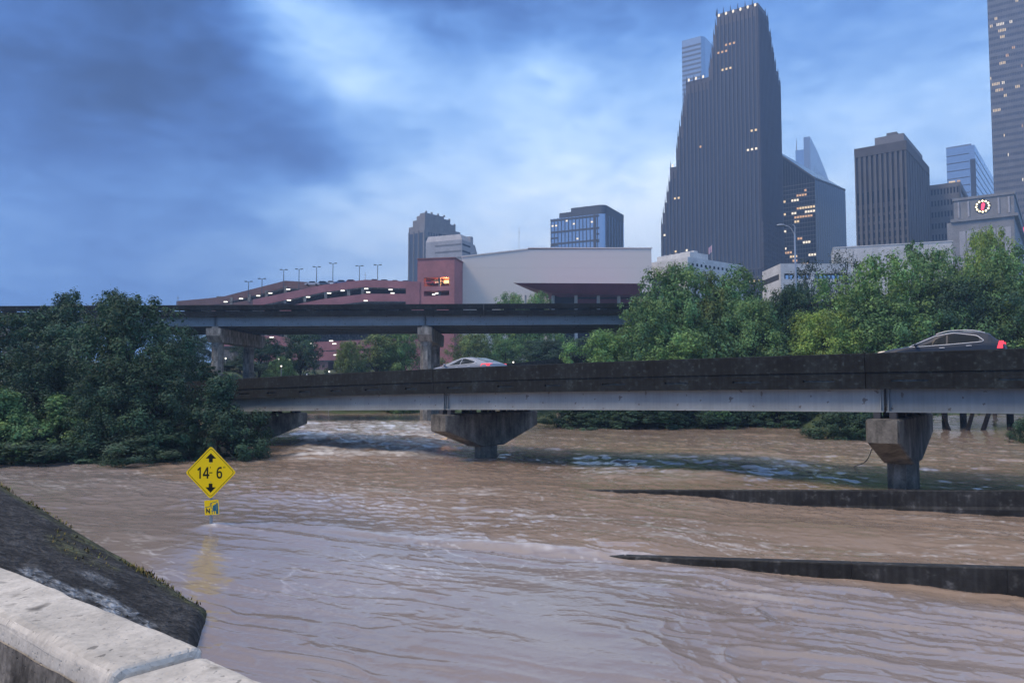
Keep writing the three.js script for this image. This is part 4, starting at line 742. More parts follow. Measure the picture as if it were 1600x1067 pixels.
const pane = (r, g, b, ro = 0.12) => new THREE.MeshPhysicalMaterial({ color: C(r, g, b), roughness: ro, metalness: 0.0, specularIntensity: 1, ior: 1.6 });
const B = {
  granite: std(C(0.1, 0.1, 0.12), { map: T.wall, roughness: 0.55 }), graniteFin: std(C(0.1, 0.1, 0.12), { map: T.wall, roughness: 0.6 }), darkGlass: pane(0.05, 0.058, 0.075, 0.25), blackGlass: new THREE.MeshPhysicalMaterial({ color: C(0.012, 0.018, 0.022), roughness: 0.15, specularIntensity: 0.22 }),
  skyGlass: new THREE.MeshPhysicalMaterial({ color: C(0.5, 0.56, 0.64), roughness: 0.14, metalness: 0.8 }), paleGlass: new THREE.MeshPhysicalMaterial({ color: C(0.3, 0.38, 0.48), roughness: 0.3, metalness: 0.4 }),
  brown: std(C(0.17, 0.155, 0.14), { map: T.wall, roughness: 0.8 }), brownDark: std(C(0.12, 0.11, 0.105), { map: T.wall, roughness: 0.8 }), office: std(C(0.22, 0.215, 0.21), { map: T.wall, roughness: 0.85 }), tower: std(C(0.27, 0.265, 0.265), { map: T.wall, roughness: 0.8 }), limestone: std(C(0.36, 0.36, 0.36), { map: T.wall, roughness: 0.85 }),
  white: std(C(0.84, 0.84, 0.82), { map: T.wall, roughness: 0.85 }), beige: std(C(0.8, 0.72, 0.63), { roughness: 0.85 }), red: std(C(0.36, 0.15, 0.14), { map: T.wall, roughness: 0.85 }), pink: std(C(0.56, 0.23, 0.235), { map: T.wall, roughness: 0.85 }), maroon: std(C(0.33, 0.07, 0.11), { map: T.wall, roughness: 0.7 }), brick: std(C(0.3, 0.17, 0.15), { map: T.wall, roughness: 0.9 }),
  frame: std(C(0.085, 0.095, 0.11), { roughness: 0.5 }), beigeTower: std(C(0.34, 0.32, 0.31), { map: T.wall, roughness: 0.85 }), paleStone: std(C(0.56, 0.56, 0.58), { map: T.wall, roughness: 0.8 }), dark: std(C(0.04, 0.042, 0.045), { roughness: 0.8 }), greyMetal: std(C(0.3, 0.31, 0.33), { roughness: 0.5 }),
};
// ---- stepped granite tower
{
  const b = block('stepped_tower', 'tall dark granite tower with stepped gables and glowing roof edges', 'tower', 1190, 470, 36), o = b.o;
  // steps back from the near corner: [picture x, roof height in the picture] along the left face, and along the right face
  const left = [[1120, 0, 22], [1117, 2, 40], [1114.5, 2, 55], [1112, 2, 75], [1109.5, 2, 92], [1107.5, 2, 107], [1072, 0, 129], [1069, 2, 150], [1066.5, 2, 165], [1064, 2, 181], [1061, 2, 198], [1058.5, 2, 214], [1056.5, 2, 232], [1047, 0, 262], [1044.5, 2, 284], [1041.5, 2, 300], [1038.5, 2, 317], [1035.5, 2, 333], [1033, 2, 350]];
  const right = [[1198, 0], [1202, 28], [1206, 52], [1210, 76], [1214, 98], [1218, 114], [1221, 128]];
  const H = b.H(4), uL = [], hL = [], uR = [], hR = [];
  // heights are taken at the place where each step stands, since they recede
  const dL = (u) => 470 + u * Math.sin(36 * D2R), dR = (u) => 470 + u * Math.cos(36 * D2R);
  for (const [x, , y] of left) { const u = b.L(x, y); uL.push(u); hL.push(at(x, y, dL(u)).y - GY); }
  for (const [x, y] of right) { const u = b.R(x, Math.max(y, 4) + 40); uR.push(u); hR.push(y === 0 ? H : at(x, y, dR(u)).y - GY); }
  const m = new MB(), US = [0, ...uL], VS = [0, ...uR], hh = (i, j) => (i < 0 || j < 0 || i >= uL.length || j >= uR.length ? 0 : Math.min(hL[i] * (i === 0 ? H / hL[0] : 1), hR[j] + Math.max(0, i > 5 ? 0 : 0)));
  for (let i = 0; i < uL.length; i++) for (let j = 0; j < uR.length; j++) {
    const h = hh(i, j), x0 = -US[i + 1], x1 = -US[i], z0 = -VS[j + 1], z1 = -VS[j];
    m.quad(V(x0, h, z1), V(x1, h, z1), V(x1, h, z0), V(x0, h, z0));
    const wall = (k, a, c) => { if (h > k) m.quad(V(a.x, k, a.z), V(c.x, k, c.z), V(c.x, h, c.z), V(a.x, h, a.z)); };
    wall(hh(i, j - 1), V(x0, 0, z1), V(x1, 0, z1)); wall(hh(i - 1, j), V(x1, 0, z1), V(x1, 0, z0)); wall(hh(i, j + 1), V(x1, 0, z0), V(x0, 0, z0)); wall(hh(i + 1, j), V(x0, 0, z0), V(x0, 0, z1));
  }
  m.build('walls', B.granite, o);
  // granite fins between the strips of windows
  const f = new MB(), w = new MB(); let n = 0; const heightAt = (u) => { let i = 0; while (i < uL.length - 1 && u > uL[i]) i++; return hh(i, 0); }, heightR = (u) => { let j = 0; while (j < uR.length - 1 && u > uR[j]) j++; return hh(0, j); };
  for (let u = 0.9; u < uL[uL.length - 1]; u += 2.6) { const h = Math.min(heightAt(u), heightAt(u + 0.9)); faceBox(f, 'L', u, u + 0.9, 2, h - 3, 0.002, 0.45); faceBox(w, 'L', u + 1.0, Math.min(u + 2.5, uL[uL.length - 1]), 4, Math.min(h, heightAt(u + 2.5)) - 8, 0.001, 0.06); }
  for (let u = 0.9; u < uR[uR.length - 1]; u += 2.6) { const h = Math.min(heightR(u), heightR(u + 0.9)); faceBox(f, 'R', u, u + 0.9, 2, h - 3, 0.002, 0.45); faceBox(w, 'R', u + 1.0, Math.min(u + 2.5, uR[uR.length - 1]), 4, Math.min(h, heightR(u + 2.5)) - 8, 0.001, 0.06); }
  tag(f.build('facade_fins', B.graniteFin, o), null, null, null, 'stuff'); tag(w.build('window_strips', B.darkGlass, o), null, null, null, 'stuff');
  // big square windows of the base
  const gr = new MB(); gridFace(gr, 'L', 0, uL[5], 2, b.H(418), 22, 12, 0.32, 0.3, 0.8); gridFace(gr, 'R', 0, uR[6], 2, b.H(345), 12, 30, 0.3, 0.3, 0.8); tag(gr.build('base_grid', B.graniteFin, o), null, null, null, 'stuff');
  // small finials on the steps, and lamps that light the roof edges
  for (let i = 0; i < uL.length; i += 1) { const u = uL[i] - 0.35, h = hh(i, 0); new MB().bar(V(-u, h - 0.5, -0.4), V(-u, h + 4.6, -0.4), 0.42, 4, 0.06).build('finial', B.granite, o); }
  for (let j = 0; j < uR.length; j++) { const u = uR[j] - 0.35, h = hh(0, j); new MB().bar(V(-0.4, h - 0.5, -u), V(-0.4, h + 3.6, -u), 0.4, 4, 0.06).build('finial', B.granite, o); }
  const bulb = new THREE.SphereGeometry(0.7, 10, 8), roofLamp = (u, h) => { const q = mesh('roof_lamp', bulb, lit[1], o); q.position.set(-u, h + 0.9, 0.7); q.scale.set(1, 1.5, 0.5); };
  const niche = (u, h) => { new MB().bar(V(-u - 1.8, h - 1, 0.3), V(-u - 1.8, h + 3.4, 0.3), 0.5, 4, 0.1).build('finial', B.granite, o); };
  for (let k = 0; k < 6; k++) { const u = lerp(1.5, uL[0] - 1.8, k / 5); roofLamp(u, hh(0, 0) - 2.2); niche(u, hh(0, 0)); }
  for (let k = 0; k < 3; k++) { const u = lerp(uL[5] + 3.5, uL[6] - 2.4, k / 2); roofLamp(u, hh(6, 0)); niche(u, hh(6, 0)); }
  roofLamp((uL[12] + uL[13]) / 2, hh(13, 0));
  const cols = Math.floor(uL[uL.length - 1] / 2.6), rows = 60, all = runs(5, cols, rows, 18, 3).filter(([i, j]) => (j + 1) * b.H(4) / rows < heightAt((i + 1) * 2.6) - 12);
  const g2 = new THREE.PlaneGeometry(1.3, 1.3); for (const [i, j, k] of all) { const q = mesh('lit_window', g2, lit[k], o); q.position.set(-(i * 2.6 + 2.65), (j + 0.5) * b.H(4) / rows, 0.1); }
}
// ---- tall slab behind it, fading in the cloud
{
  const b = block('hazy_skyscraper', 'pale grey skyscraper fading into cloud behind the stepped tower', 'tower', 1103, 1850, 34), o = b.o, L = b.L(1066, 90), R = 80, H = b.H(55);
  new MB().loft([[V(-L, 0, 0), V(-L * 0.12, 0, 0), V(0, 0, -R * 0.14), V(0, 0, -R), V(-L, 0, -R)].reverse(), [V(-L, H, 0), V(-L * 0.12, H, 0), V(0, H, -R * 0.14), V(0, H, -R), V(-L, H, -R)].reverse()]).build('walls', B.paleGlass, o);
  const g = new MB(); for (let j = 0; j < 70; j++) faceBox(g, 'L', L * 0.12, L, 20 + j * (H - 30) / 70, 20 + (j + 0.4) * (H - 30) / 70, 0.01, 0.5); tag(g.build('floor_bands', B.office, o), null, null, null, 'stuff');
  new MB().bb(-L * 0.8, H, -R * 0.8, -L * 0.3, H + 6, -R * 0.3).build('roof_plant', B.paleStone, o);
}
// ---- black glass block with a sloping roof
{
  const yaw = 36, b = block('black_glass_tower', 'black glass office tower with a sloping roof and scattered lit windows', 'tower', 1274, 560, yaw), o = b.o, L = b.L(1200, 300), R = b.R(1322, 330), h0 = b.H(278), dl = 560 + L * Math.sin(yaw * D2R), dr = 560 + R * Math.cos(yaw * D2R), hl = at(1200, 226, dl).y - GY, hr = at(1322, 296, dr).y - GY;
  // flat front face cut by a roof plane that climbs to the left
  const P = (x, y, z) => V(x, y, z), hb = hl * 0.99;
  const m = new MB(); m.quad(P(-L, 0, 0), P(0, 0, 0), P(0, h0, 0), P(-L, hl, 0)); m.quad(P(0, 0, 0), P(0, 0, -R), P(0, hr, -R), P(0, h0, 0)); m.quad(P(0, 0, -R), P(-L, 0, -R), P(-L, hl, -R), P(0, hr, -R)); m.quad(P(-L, 0, -R), P(-L, 0, 0), P(-L, hl, 0), P(-L, hl, -R)); m.quad(P(-L, hl, 0), P(0, h0, 0), P(0, hr, -R), P(-L, hl, -R));
  m.build('glass_walls', B.blackGlass, o);
  const e = new MB(); e.loft([[P(-L - 0.3, hl + 0.4, 0.3), P(-L - 0.3, hl - 1.2, 0.3), P(-L - 0.3, hl - 1.2, -R), P(-L - 0.3, hl + 0.4, -R)], [P(0.3, h0 + 0.4, 0.3), P(0.3, h0 - 1.2, 0.3), P(0.3, hr - 1.2, -R), P(0.3, hr + 0.4, -R)]]); e.build('sloped_roof', std(C(0.05, 0.065, 0.075), { roughness: 0.7 }), o);
  const g = new MB(); const cols = 18, rows = 46; for (let i = 0; i <= cols; i++) { const u = L * i / cols; faceBox(g, 'L', Math.max(0, u - 0.08), Math.min(L, u + 0.08), 2, lerp(h0, hl, u / L) - 3, 0.001, 0.14); } for (let j = 1; j < rows; j++) faceBox(g, 'L', 0, L, j * h0 / rows - 0.25, j * h0 / rows + 0.25, 0.001, 0.1); for (let i = 0; i <= 14; i++) faceBox(g, 'R', Math.max(0, R * i / 14 - 0.08), Math.min(R, R * i / 14 + 0.08), 2, hr - 3, 0.001, 0.14); tag(g.build('mullions', B.frame, o), null, null, null, 'stuff');
  litWindows(o, 'L', 0, L, 0, h0, cols, rows, [...runs(15, cols, rows, 16, 4, 36, 45), ...runs(16, cols, rows, 12, 3, 24, 36), ...runs(17, cols, rows, 10, 3, 12, 24)], 0.25, 0.5, 0.06);
}
// ---- pale blue blade tower behind
{
  const b = block('blade_roof_tower', 'pale blue glass tower with a curved blade roof behind the black one', 'tower', 1268, 860, 30), o = b.o, R = b.R(1312, 260), L = b.L(1243, 240), d = 860, H = b.H(213), Hb = b.H(231);
  const prof = []; for (let k = 0; k <= 8; k++) { const t = k / 8; prof.push([R * t, lerp(H, b.H(270) * 1.0, Math.pow(t, 1.7))]); }
  const ring = (x) => [V(x, 0, 0), ...prof.map(([u, y]) => V(x, y, -u)), V(x, 0, -R)];
  new MB().loft([ring(-7).reverse(), ring(0).reverse()]).build('curved_blade', B.paleGlass, o);
  new MB().bb(-L, 0, -R, -7.01, Hb, -2).build('core_block', B.skyGlass, o);
  new MB().bar(V(-L + 1, Hb, -4), V(-L + 1, Hb + 15, -4), 0.7, 6, 0.15).build('mast', B.greyMetal, o);
  const g = new MB(); for (let k = 1; k < 26; k++) faceBox(g, 'R', 1, R - 1, k * b.H(275) / 26 - 0.5, k * b.H(275) / 26 + 0.5, 0.001, 0.12); tag(g.build('floor_bands', B.paleStone, o), null, null, null, 'stuff');
}
// ---- brown ribbed block
{
  const b = block('brown_office_block', 'brown concrete office block with tall vertical ribs', 'building', 1419, 430, 38), o = b.o, L = b.L(1338, 300), R = b.R(1453, 300), H = b.H(221);
  new MB().bb(-L, 0, -R, 0, H, 0).build('walls', B.brownDark, o);
  const n = 10, du = L / n; for (let i = 0; i <= n; i++) { const u = i * du, m = new MB(); faceBox(m, 'L', Math.max(0, u - du * 0.26), Math.min(L, u + du * 0.26), 0, H - 5, 0.002, 1.5); m.build('rib', B.brown, o); }
  { const m = new MB(); faceBox(m, 'L', 0, L, H - 5, H + 0.4, 0.002, 1.7); m.build('cornice', B.brownDark, o); const c = new MB(); faceBox(c, 'R', -1.7, R, H - 5, H + 0.4, 0.002, 0.4); c.build('cornice', B.brownDark, o); }
  const g = new MB(); for (let i = 0; i < n; i++) { faceBox(g, 'L', (i + 0.3) * du, (i + 0.7) * du, 2, H - 36, 0.001, 0.12); faceBox(g, 'L', (i + 0.27) * du, (i + 0.73) * du, H - 33, H - 26, 0.001, 0.3); } tag(g.build('window_strips', B.blackGlass, o), null, null, null, 'stuff');
  const sp = new MB(); for (let i = 0; i < n; i++) for (let j = 0; j < 20; j++) faceBox(sp, 'L', (i + 0.29) * du, (i + 0.71) * du, 4 + j * (H - 40) / 20, 5.6 + j * (H - 40) / 20, 0.13, 0.6); tag(sp.build('spandrels', B.brownDark, o), null, null, null, 'stuff');
  const rr = new MB(); for (let i = 0; i <= 9; i++) faceBox(rr, 'R', clamp(R * i / 9 - 0.5, 0, R), clamp(R * i / 9 + 0.5, 0, R), 0, H - 5, 0.002, 0.35); tag(rr.build('side_ribs', B.brownDark, o), null, null, null, 'stuff');
  new MB().bb(-L * 0.62, H, -R * 0.85, -L * 0.06, H + 6, -2.5).build('roof_plant', B.tower, o); new MB().bb(-L * 0.4, H + 6, -R * 0.5, -L * 0.2, H + 8, -4).build('roof_plant', B.office, o); new MB().bb(-L * 0.9, H, -R * 0.9, -L * 0.7, H + 3, -R * 0.4).build('roof_plant', B.office, o);
}
// ---- concrete office block with small windows
{
  const b = block('grid_office_block', 'grey concrete office block with rows of small dark windows', 'building', 1500, 480, 36), o = b.o, L = b.L(1440, 320), R = b.R(1528, 300), H = b.H(287);
  new MB().bb(-L, 0, -R, 0, H, 0).build('walls', B.blackGlass, o);
  const g = new MB(); gridFace(g, 'L', 0, L, 0, H, 12, 17, 0.45, 0.5, 0.7); tag(g.build('window_grid', B.office, o), null, null, null, 'stuff'); const r = new MB(); gridFace(r, 'R', 0, R, 0, H, 1, 17, 0.06, 0.62, 0.7); tag(r.build('floor_bands', B.office, o), null, null, null, 'stuff');
  const top = new MB(); faceBox(top, 'L', -0.75, L, H - 1.5, H + 1.2, -R - 0.5, 0.75); top.build('parapet', B.office, o);
  new MB().bb(-L * 0.8, H + 1.2, -R * 0.7, -L * 0.35, H + 5, -R * 0.3).build('roof_plant', B.office, o);
  litWindows(o, 'L', 0, L, 0, H, 12, 17, [[9, 14, 2], [9, 8, 1], [8, 8, 1], [4, 10, 1], [5, 10, 1], [3, 10, 0], [7, 8, 1], [9, 5, 1], [2, 5, 2]], 0.45, 0.5, 0.3);
}
// ---- blue glass tower
{
  const b = block('blue_glass_tower', 'blue glass tower with rows of lit floors between the grey blocks', 'tower', 1526, 640, 38), o = b.o, L = b.L(1480, 260), R = b.R(1570, 260), H = b.H(226);
  new MB().bb(-L, 0, -R, 0, H, 0).build('glass_walls', B.skyGlass, o);
  const n = new MB(); n.bb(-3.5, 0, 0.002, 0.4, H - 12, 0.5); n.build('corner_slot', B.darkGlass, o); new MB().bb(-L, H, -R, -L * 0.12, H + 1.5, 0).build('crown', B.paleGlass, o);
  const g = new MB(); for (let j = 1; j < 30; j++) { faceBox(g, 'L', 4, L, j * H / 30 - 0.35, j * H / 30 + 0.35, 0.002, 0.14); faceBox(g, 'R', 0.5, R, j * H / 30 - 0.35, j * H / 30 + 0.35, 0.002, 0.14); } tag(g.build('floor_bands', B.frame, o), null, null, null, 'stuff');
  litWindows(o, 'L', 4, L, 0, H, 14, 30, [...runs(31, 14, 30, 20, 5, 17, 26), ...runs(32, 14, 30, 8, 3, 12, 18)], 0.15, 0.5, 0.16); litWindows(o, 'R', 1, R, 0, H, 8, 30, runs(33, 8, 30, 6, 2, 14, 24), 0.15, 0.5, 0.16);
}
// ---- tall grey tower at the right edge
{
  const b = block('grid_tower', 'tall grey tower with a regular grid of small windows at the right edge', 'tower', 1650, 560, 36), o = b.o, L = b.L(1545.5, 60), R = 46, H = b.H(-130), cols = 36, rows = 68;
  new MB().bb(-L, 0, -R, 0, H, 0).build('walls', B.darkGlass, o);
  const g = new MB(); gridFace(g, 'L', 0, L, 0, H, cols, rows, 0.48, 0.56, 0.5); tag(g.build('window_grid', B.tower, o), null, null, null, 'stuff'); const r = new MB(); gridFace(r, 'R', 0, R, 0, H, 18, rows, 0.48, 0.56, 0.5); tag(r.build('window_grid', B.tower, o), null, null, null, 'stuff');
  new MB().bb(-L * 0.9, H, -R * 0.9, -L * 0.1, H + 6, -R * 0.1).build('roof_plant', B.tower, o);
  litWindows(o, 'L', 0, L, 0, H, cols, rows, [...runs(41, cols, rows, 16, 5, 40, 56, 18), ...runs(42, cols, rows, 12, 2, 28, 62, 16)], 0.5, 0.56, 0.2);
}
// ---- stone civic building with the lit clock
{
  const b = block('civic_building', 'pale stone civic building with a ring clock of lights', 'building', 1585, 345, 36), o = b.o, L = b.L(1491, 320), R = b.R(1640, 320), H = b.H(299), h1 = b.H(333);
  new MB().bb(-L, h1, -R, 0, H - 1.2, 0).build('attic', B.limestone, o); { const m = new MB(); m.bb(-L - 0.5, H - 1.2, -R, 0.5, H, 0.5); m.build('cornice', B.limestone, o); } new MB().bb(-L - 1.4, h1 - 1.4, -R, 1.4, h1, 1.4).build('ledge', B.limestone, o);
  new MB().bb(-L - 3, 0, -R - 3, -0.2, h1 - 1.4, 0.4).build('walls', B.limestone, o);
  const w = new MB(); for (let i = 0; i < 7; i++) w.bb(-L + 2 + i * (L - 3) / 7, 3, 0.4, -L + 4.4 + i * (L - 3) / 7, h1 - 6, 0.55); tag(w.build('window_strips', B.paleStone, o), null, null, null, 'stuff');
  for (let i = 0; i < 6; i++) { if (i === 2 || i === 3) continue; const u = L * (i + 0.5) / 6; const m = new MB(); faceBox(m, 'L', u - 0.35, u + 0.35, h1 + 0.6, H - 2, 0.002, 0.5); m.build('pilaster', B.paleStone, o); }
  const dial = (face) => {
    const d = new THREE.Group(); d.name = 'clock'; o.add(d); const u = face === 'L' ? b.L(1536, 314) : b.R(1598, 314), cy = (H + h1) / 2 - 0.2; if (face === 'L') d.position.set(-u, cy, 0.02); else { d.position.set(0.02, cy, -u); d.rotation.y = Math.PI / 2; }
    const r = 2.55, face2 = glow(new THREE.Color(1, 0.85, 0.5), 2.2), hands = glow(new THREE.Color(1, 0.05, 0.12), 1.3);
    new MB().geo(new THREE.CylinderGeometry(r * 1.3, r * 1.3, 0.16, 32), new THREE.Matrix4().makeRotationX(Math.PI / 2).setPosition(0, 0, 0.08)).build('dial', B.dark, d);
    for (let k = 0; k < 12; k++) { const a = k * Math.PI / 6; new MB().geo(new THREE.CylinderGeometry(0.42, 0.42, 0.12, 12), new THREE.Matrix4().makeRotationX(Math.PI / 2).setPosition(Math.sin(a) * r, Math.cos(a) * r, 0.22)).build('hour_light', face === 'L' ? face2 : hands, d); }
    new MB().loft([[V(-0.7, -1.7, 0.18), V(0.3, -1.7, 0.18), V(1.05, 0.9, 0.18), V(0.35, 1.85, 0.18), V(-0.45, 1.1, 0.18)].reverse(), [V(-0.7, -1.7, 0.3), V(0.3, -1.7, 0.3), V(1.05, 0.9, 0.3), V(0.35, 1.85, 0.3), V(-0.45, 1.1, 0.3)].reverse()]).build('clock_hand', hands, d);
    new MB().loft([[V(-0.5, -0.7, 0.31), V(0.5, -0.4, 0.31), V(0.4, 0.5, 0.31), V(-0.4, 0.3, 0.31)], [V(-0.5, -0.7, 0.4), V(0.5, -0.4, 0.4), V(0.4, 0.5, 0.4), V(-0.4, 0.3, 0.4)]]).build('clock_hand', hands, d);
  };
  dial('L'); dial('R');
  litWindows(o, 'L', 0, L, 0, h1, 14, 10, [[3, 6, 1]], 0.6, 0.6, 0.62);
}
// ---- stepped beige tower at left and the white terraced block in front
{
  const b = block('crowned_tower', 'beige stone tower with a stepped crown behind the white terraced block', 'tower', 664, 620, 40), o = b.o, L = b.L(638, 420), R = b.R(719, 400), H = b.H(351);
  new MB().bb(-L, 0, -R, 0, H, 0).build('walls', B.beigeTower, o);
  new MB().bb(-L - 2, 0, -R * 0.9, -L, H - 9, -2).build('side_bay', B.beigeTower, o);
  const tiers = [[0.0, 0.14, 0.99, b.H(340)], [0.06, 0.18, 0.88, b.H(334)]]; let y = H;
  new MB().bb(-L * 0.75, H, -R * 0.86, -0.01, H + 5, -0.02).build('crown_tier', B.beigeTower, o); new MB().bb(-L * 0.55, H + 5, -R * 0.72, -0.6, H + 8.5, -0.8).build('crown_tier', B.beigeTower, o); new MB().bb(-L * 0.4, H + 8.5, -R * 0.55, -1.2, H + 10.5, -1.5).build('crown_tier', B.beigeTower, o);
  for (const [u, h] of [[0.05, 10.5], [0.2, 10.5], [0.38, 10.5], [0.55, 10.5], [0.7, 8.5], [0.85, 5]]) new MB().bb(-2.4, H + h, -R * u - 1.6, -1.3, H + h + 1.6, -R * u - 0.3).build('crown_block', B.beigeTower, o);
  for (const u of [0.22, 0.52, 0.82]) { const m = new MB(); faceBox(m, 'L', L * (u - 0.1), L * (u + 0.1), 0, H - 6, 0.001, 0.1); m.build('window_strip', B.darkGlass, o); }
  for (const u of [0.02, 0.37, 0.67, 0.97]) { const m = new MB(); faceBox(m, 'L', L * (u - 0.02), L * (u + 0.02), 0, H - 4, 0.001, 0.7); m.build('rib', B.beigeTower, o); }
  const g = new MB(); for (let i = 0; i < 14; i++) for (let j = 0; j < 6; j++) if ((i * 7 + j * 3) % 5) faceBox(g, 'R', R * (i + 0.25) / 14, R * (i + 0.75) / 14, H - 8 - j * 5, H - 5.5 - j * 5, 0.001, 0.1); tag(g.build('windows', B.darkGlass, o), null, null, null, 'stuff');
  for (const u of [0.42, 0.55, 0.68]) { const m = new MB(); faceBox(m, 'R', R * (u - 0.045), R * (u + 0.045), H - 12, H - 5, 0.1, 0.3); m.build('crown_window', B.blackGlass, o); }
}
{
  const b = block('terraced_block', 'white stepped office block in front of the beige crowned tower', 'building', 722, 520, 24), o = b.o, L = b.L(665, 390), R = b.R(735, 390), H = b.H(364);
  const W2 = b.R(749, 390) , W3 = b.R(756, 390);
  new MB().bb(-L, 0, -R, 0, H - 4.4, 0).build('walls', B.paleStone, o);
  new MB().loft([[V(-L, H - 4.4, 0), V(0, H - 4.4, 0), V(0, H - 4.4, -R), V(-L, H - 4.4, -R)].reverse(), [V(-L + 0.2, H, -3), V(-3, H, -3), V(-3, H, -R), V(-L + 0.2, H, -R)].reverse()]).build('sloped_roof', B.paleStone, o);
  new MB().bb(-3, 0, -R - 4, -0.01, H, -R + 0.02).build('corner_bay', B.paleStone, o);
  for (const [j, yy] of [[0, 0.02], [1, 4.6], [2, 9.2], [3, 13.8], [4, 18.4]]) { const m = new MB(); faceBox(m, 'L', 0.5, L * 0.74, H - 7 - yy - 1.2, H - 7 - yy, 0.002, 0.12); m.build('window_band', B.tower, o); const r = new MB(); faceBox(r, 'R', 0.6, R - 0.4, H - 7 - yy - 1.2, H - 7 - yy, 0.002, 0.2); r.build('window_band', B.blackGlass, o); }
  const x2 = 0, wing = new MB(); const zs = [[-R, H - 5], [-(R + (W2 - R) * 0.55), H - 5], [-W2, H - 15], [-W2, 0], [-R, 0]]; wing.loft([zs.map(([z, y]) => V(-L * 0.5, y, z)), zs.map(([z, y]) => V(-0.4, y, z))]); wing.build('stepped_wing', B.paleStone, o);
  new MB().bb(-L * 0.5, 0, -W3, -0.8, H - 17, -W2).build('stepped_wing', B.paleStone, o);
  for (const yy of [15, 19.6, 24.2]) { const r = new MB(); faceBox(r, 'R', R + 0.5, W2 - 0.3, H - yy - 1.2, H - yy, -0.399, -0.2); r.build('window_band', B.blackGlass, o); }
}
// ---- glass hotel block with dark mullions
{
  const b = block('glass_slab_block', 'blue glass block with dark mullions and a stepped roof behind the theatre', 'building', 945, 500, 28), o = b.o, L = b.L(861, 370), R = b.R(975, 370), H = b.H(319), rc = 4;
  const plan = (h0, a, z) => { const p = [V(-a, h0, 0)]; for (let k = 0; k <= 6; k++) { const t = k / 6 * Math.PI / 2; p.push(V(-rc + rc * Math.sin(t), h0, -rc + rc * Math.cos(t))); } p.push(V(0, h0, -R), V(-a, h0, -R)); return p.reverse(); };
  new MB().loft([plan(0, L, 0), plan(H - 6, L, 0)]).build('glass_walls', B.skyGlass, o);
  const st = [[0, 0.62, H], [0.62, 0.84, H - 2.6]]; { const cap = (a0, a1, h) => { const m = new MB(); if (a0 === 0) m.loft([plan(H - 6, L * a1), plan(h, L * a1)]); else m.bb(-L * a1, H - 6, -R, -L * a0 - 0.01, h, 0); m.build('roof_crown', B.frame, o); }; st.forEach(([a, c, h]) => cap(a, c, h)); }
  const n = 15; for (let i = 2; i <= n; i++) { const u = L * i / n, m = new MB(); faceBox(m, 'L', u - 0.22, u + 0.22, 0, H - 6, 0.002, 0.3); m.build('mullion', B.frame, o); }
  for (const [j, y] of [[0, b.H(355)], [1, b.H(374)], [2, H - 7.2]]) { const m = new MB(); faceBox(m, 'L', rc, L, y - 0.6, y + 0.6, 0.002, 0.34); m.build('floor_band', B.frame, o); }
  const g = new MB(); for (let k = 0; k < 9; k++) { const y = b.H(388) - 30 + k * 5; faceBox(g, 'L', L * 0.88, L, y - 0.5, y + 0.5, 0.002, 0.25); faceBox(g, 'L', rc, L * 0.15, y - 0.5, y + 0.5, 0.002, 0.25); } tag(g.build('corner_bands', B.frame, o), null, null, null, 'stuff');
  { const m = new MB(); faceBox(m, 'L', L * 0.16, L * 0.19, 0, H - 6, 0.002, 0.5); m.build('mullion', B.frame, o); }
  const r = new MB(); for (let i = 0; i < 6; i++) faceBox(r, 'R', rc + (R - rc) * i / 6, rc + (R - rc) * (i + 0.62) / 6, 0, H - 6, 0.002, 0.3); tag(r.build('side_panels', B.frame, o), null, null, null, 'stuff');
  litWindows(o, 'L', 0, L, b.H(390), H - 7, 15, 9, [[14, 7, 1], [13, 7, 1], [10, 8, 1], [8, 7, 1], [3, 7, 1], [7, 3, 1]], 0.5, 0.6, 0.2);
}
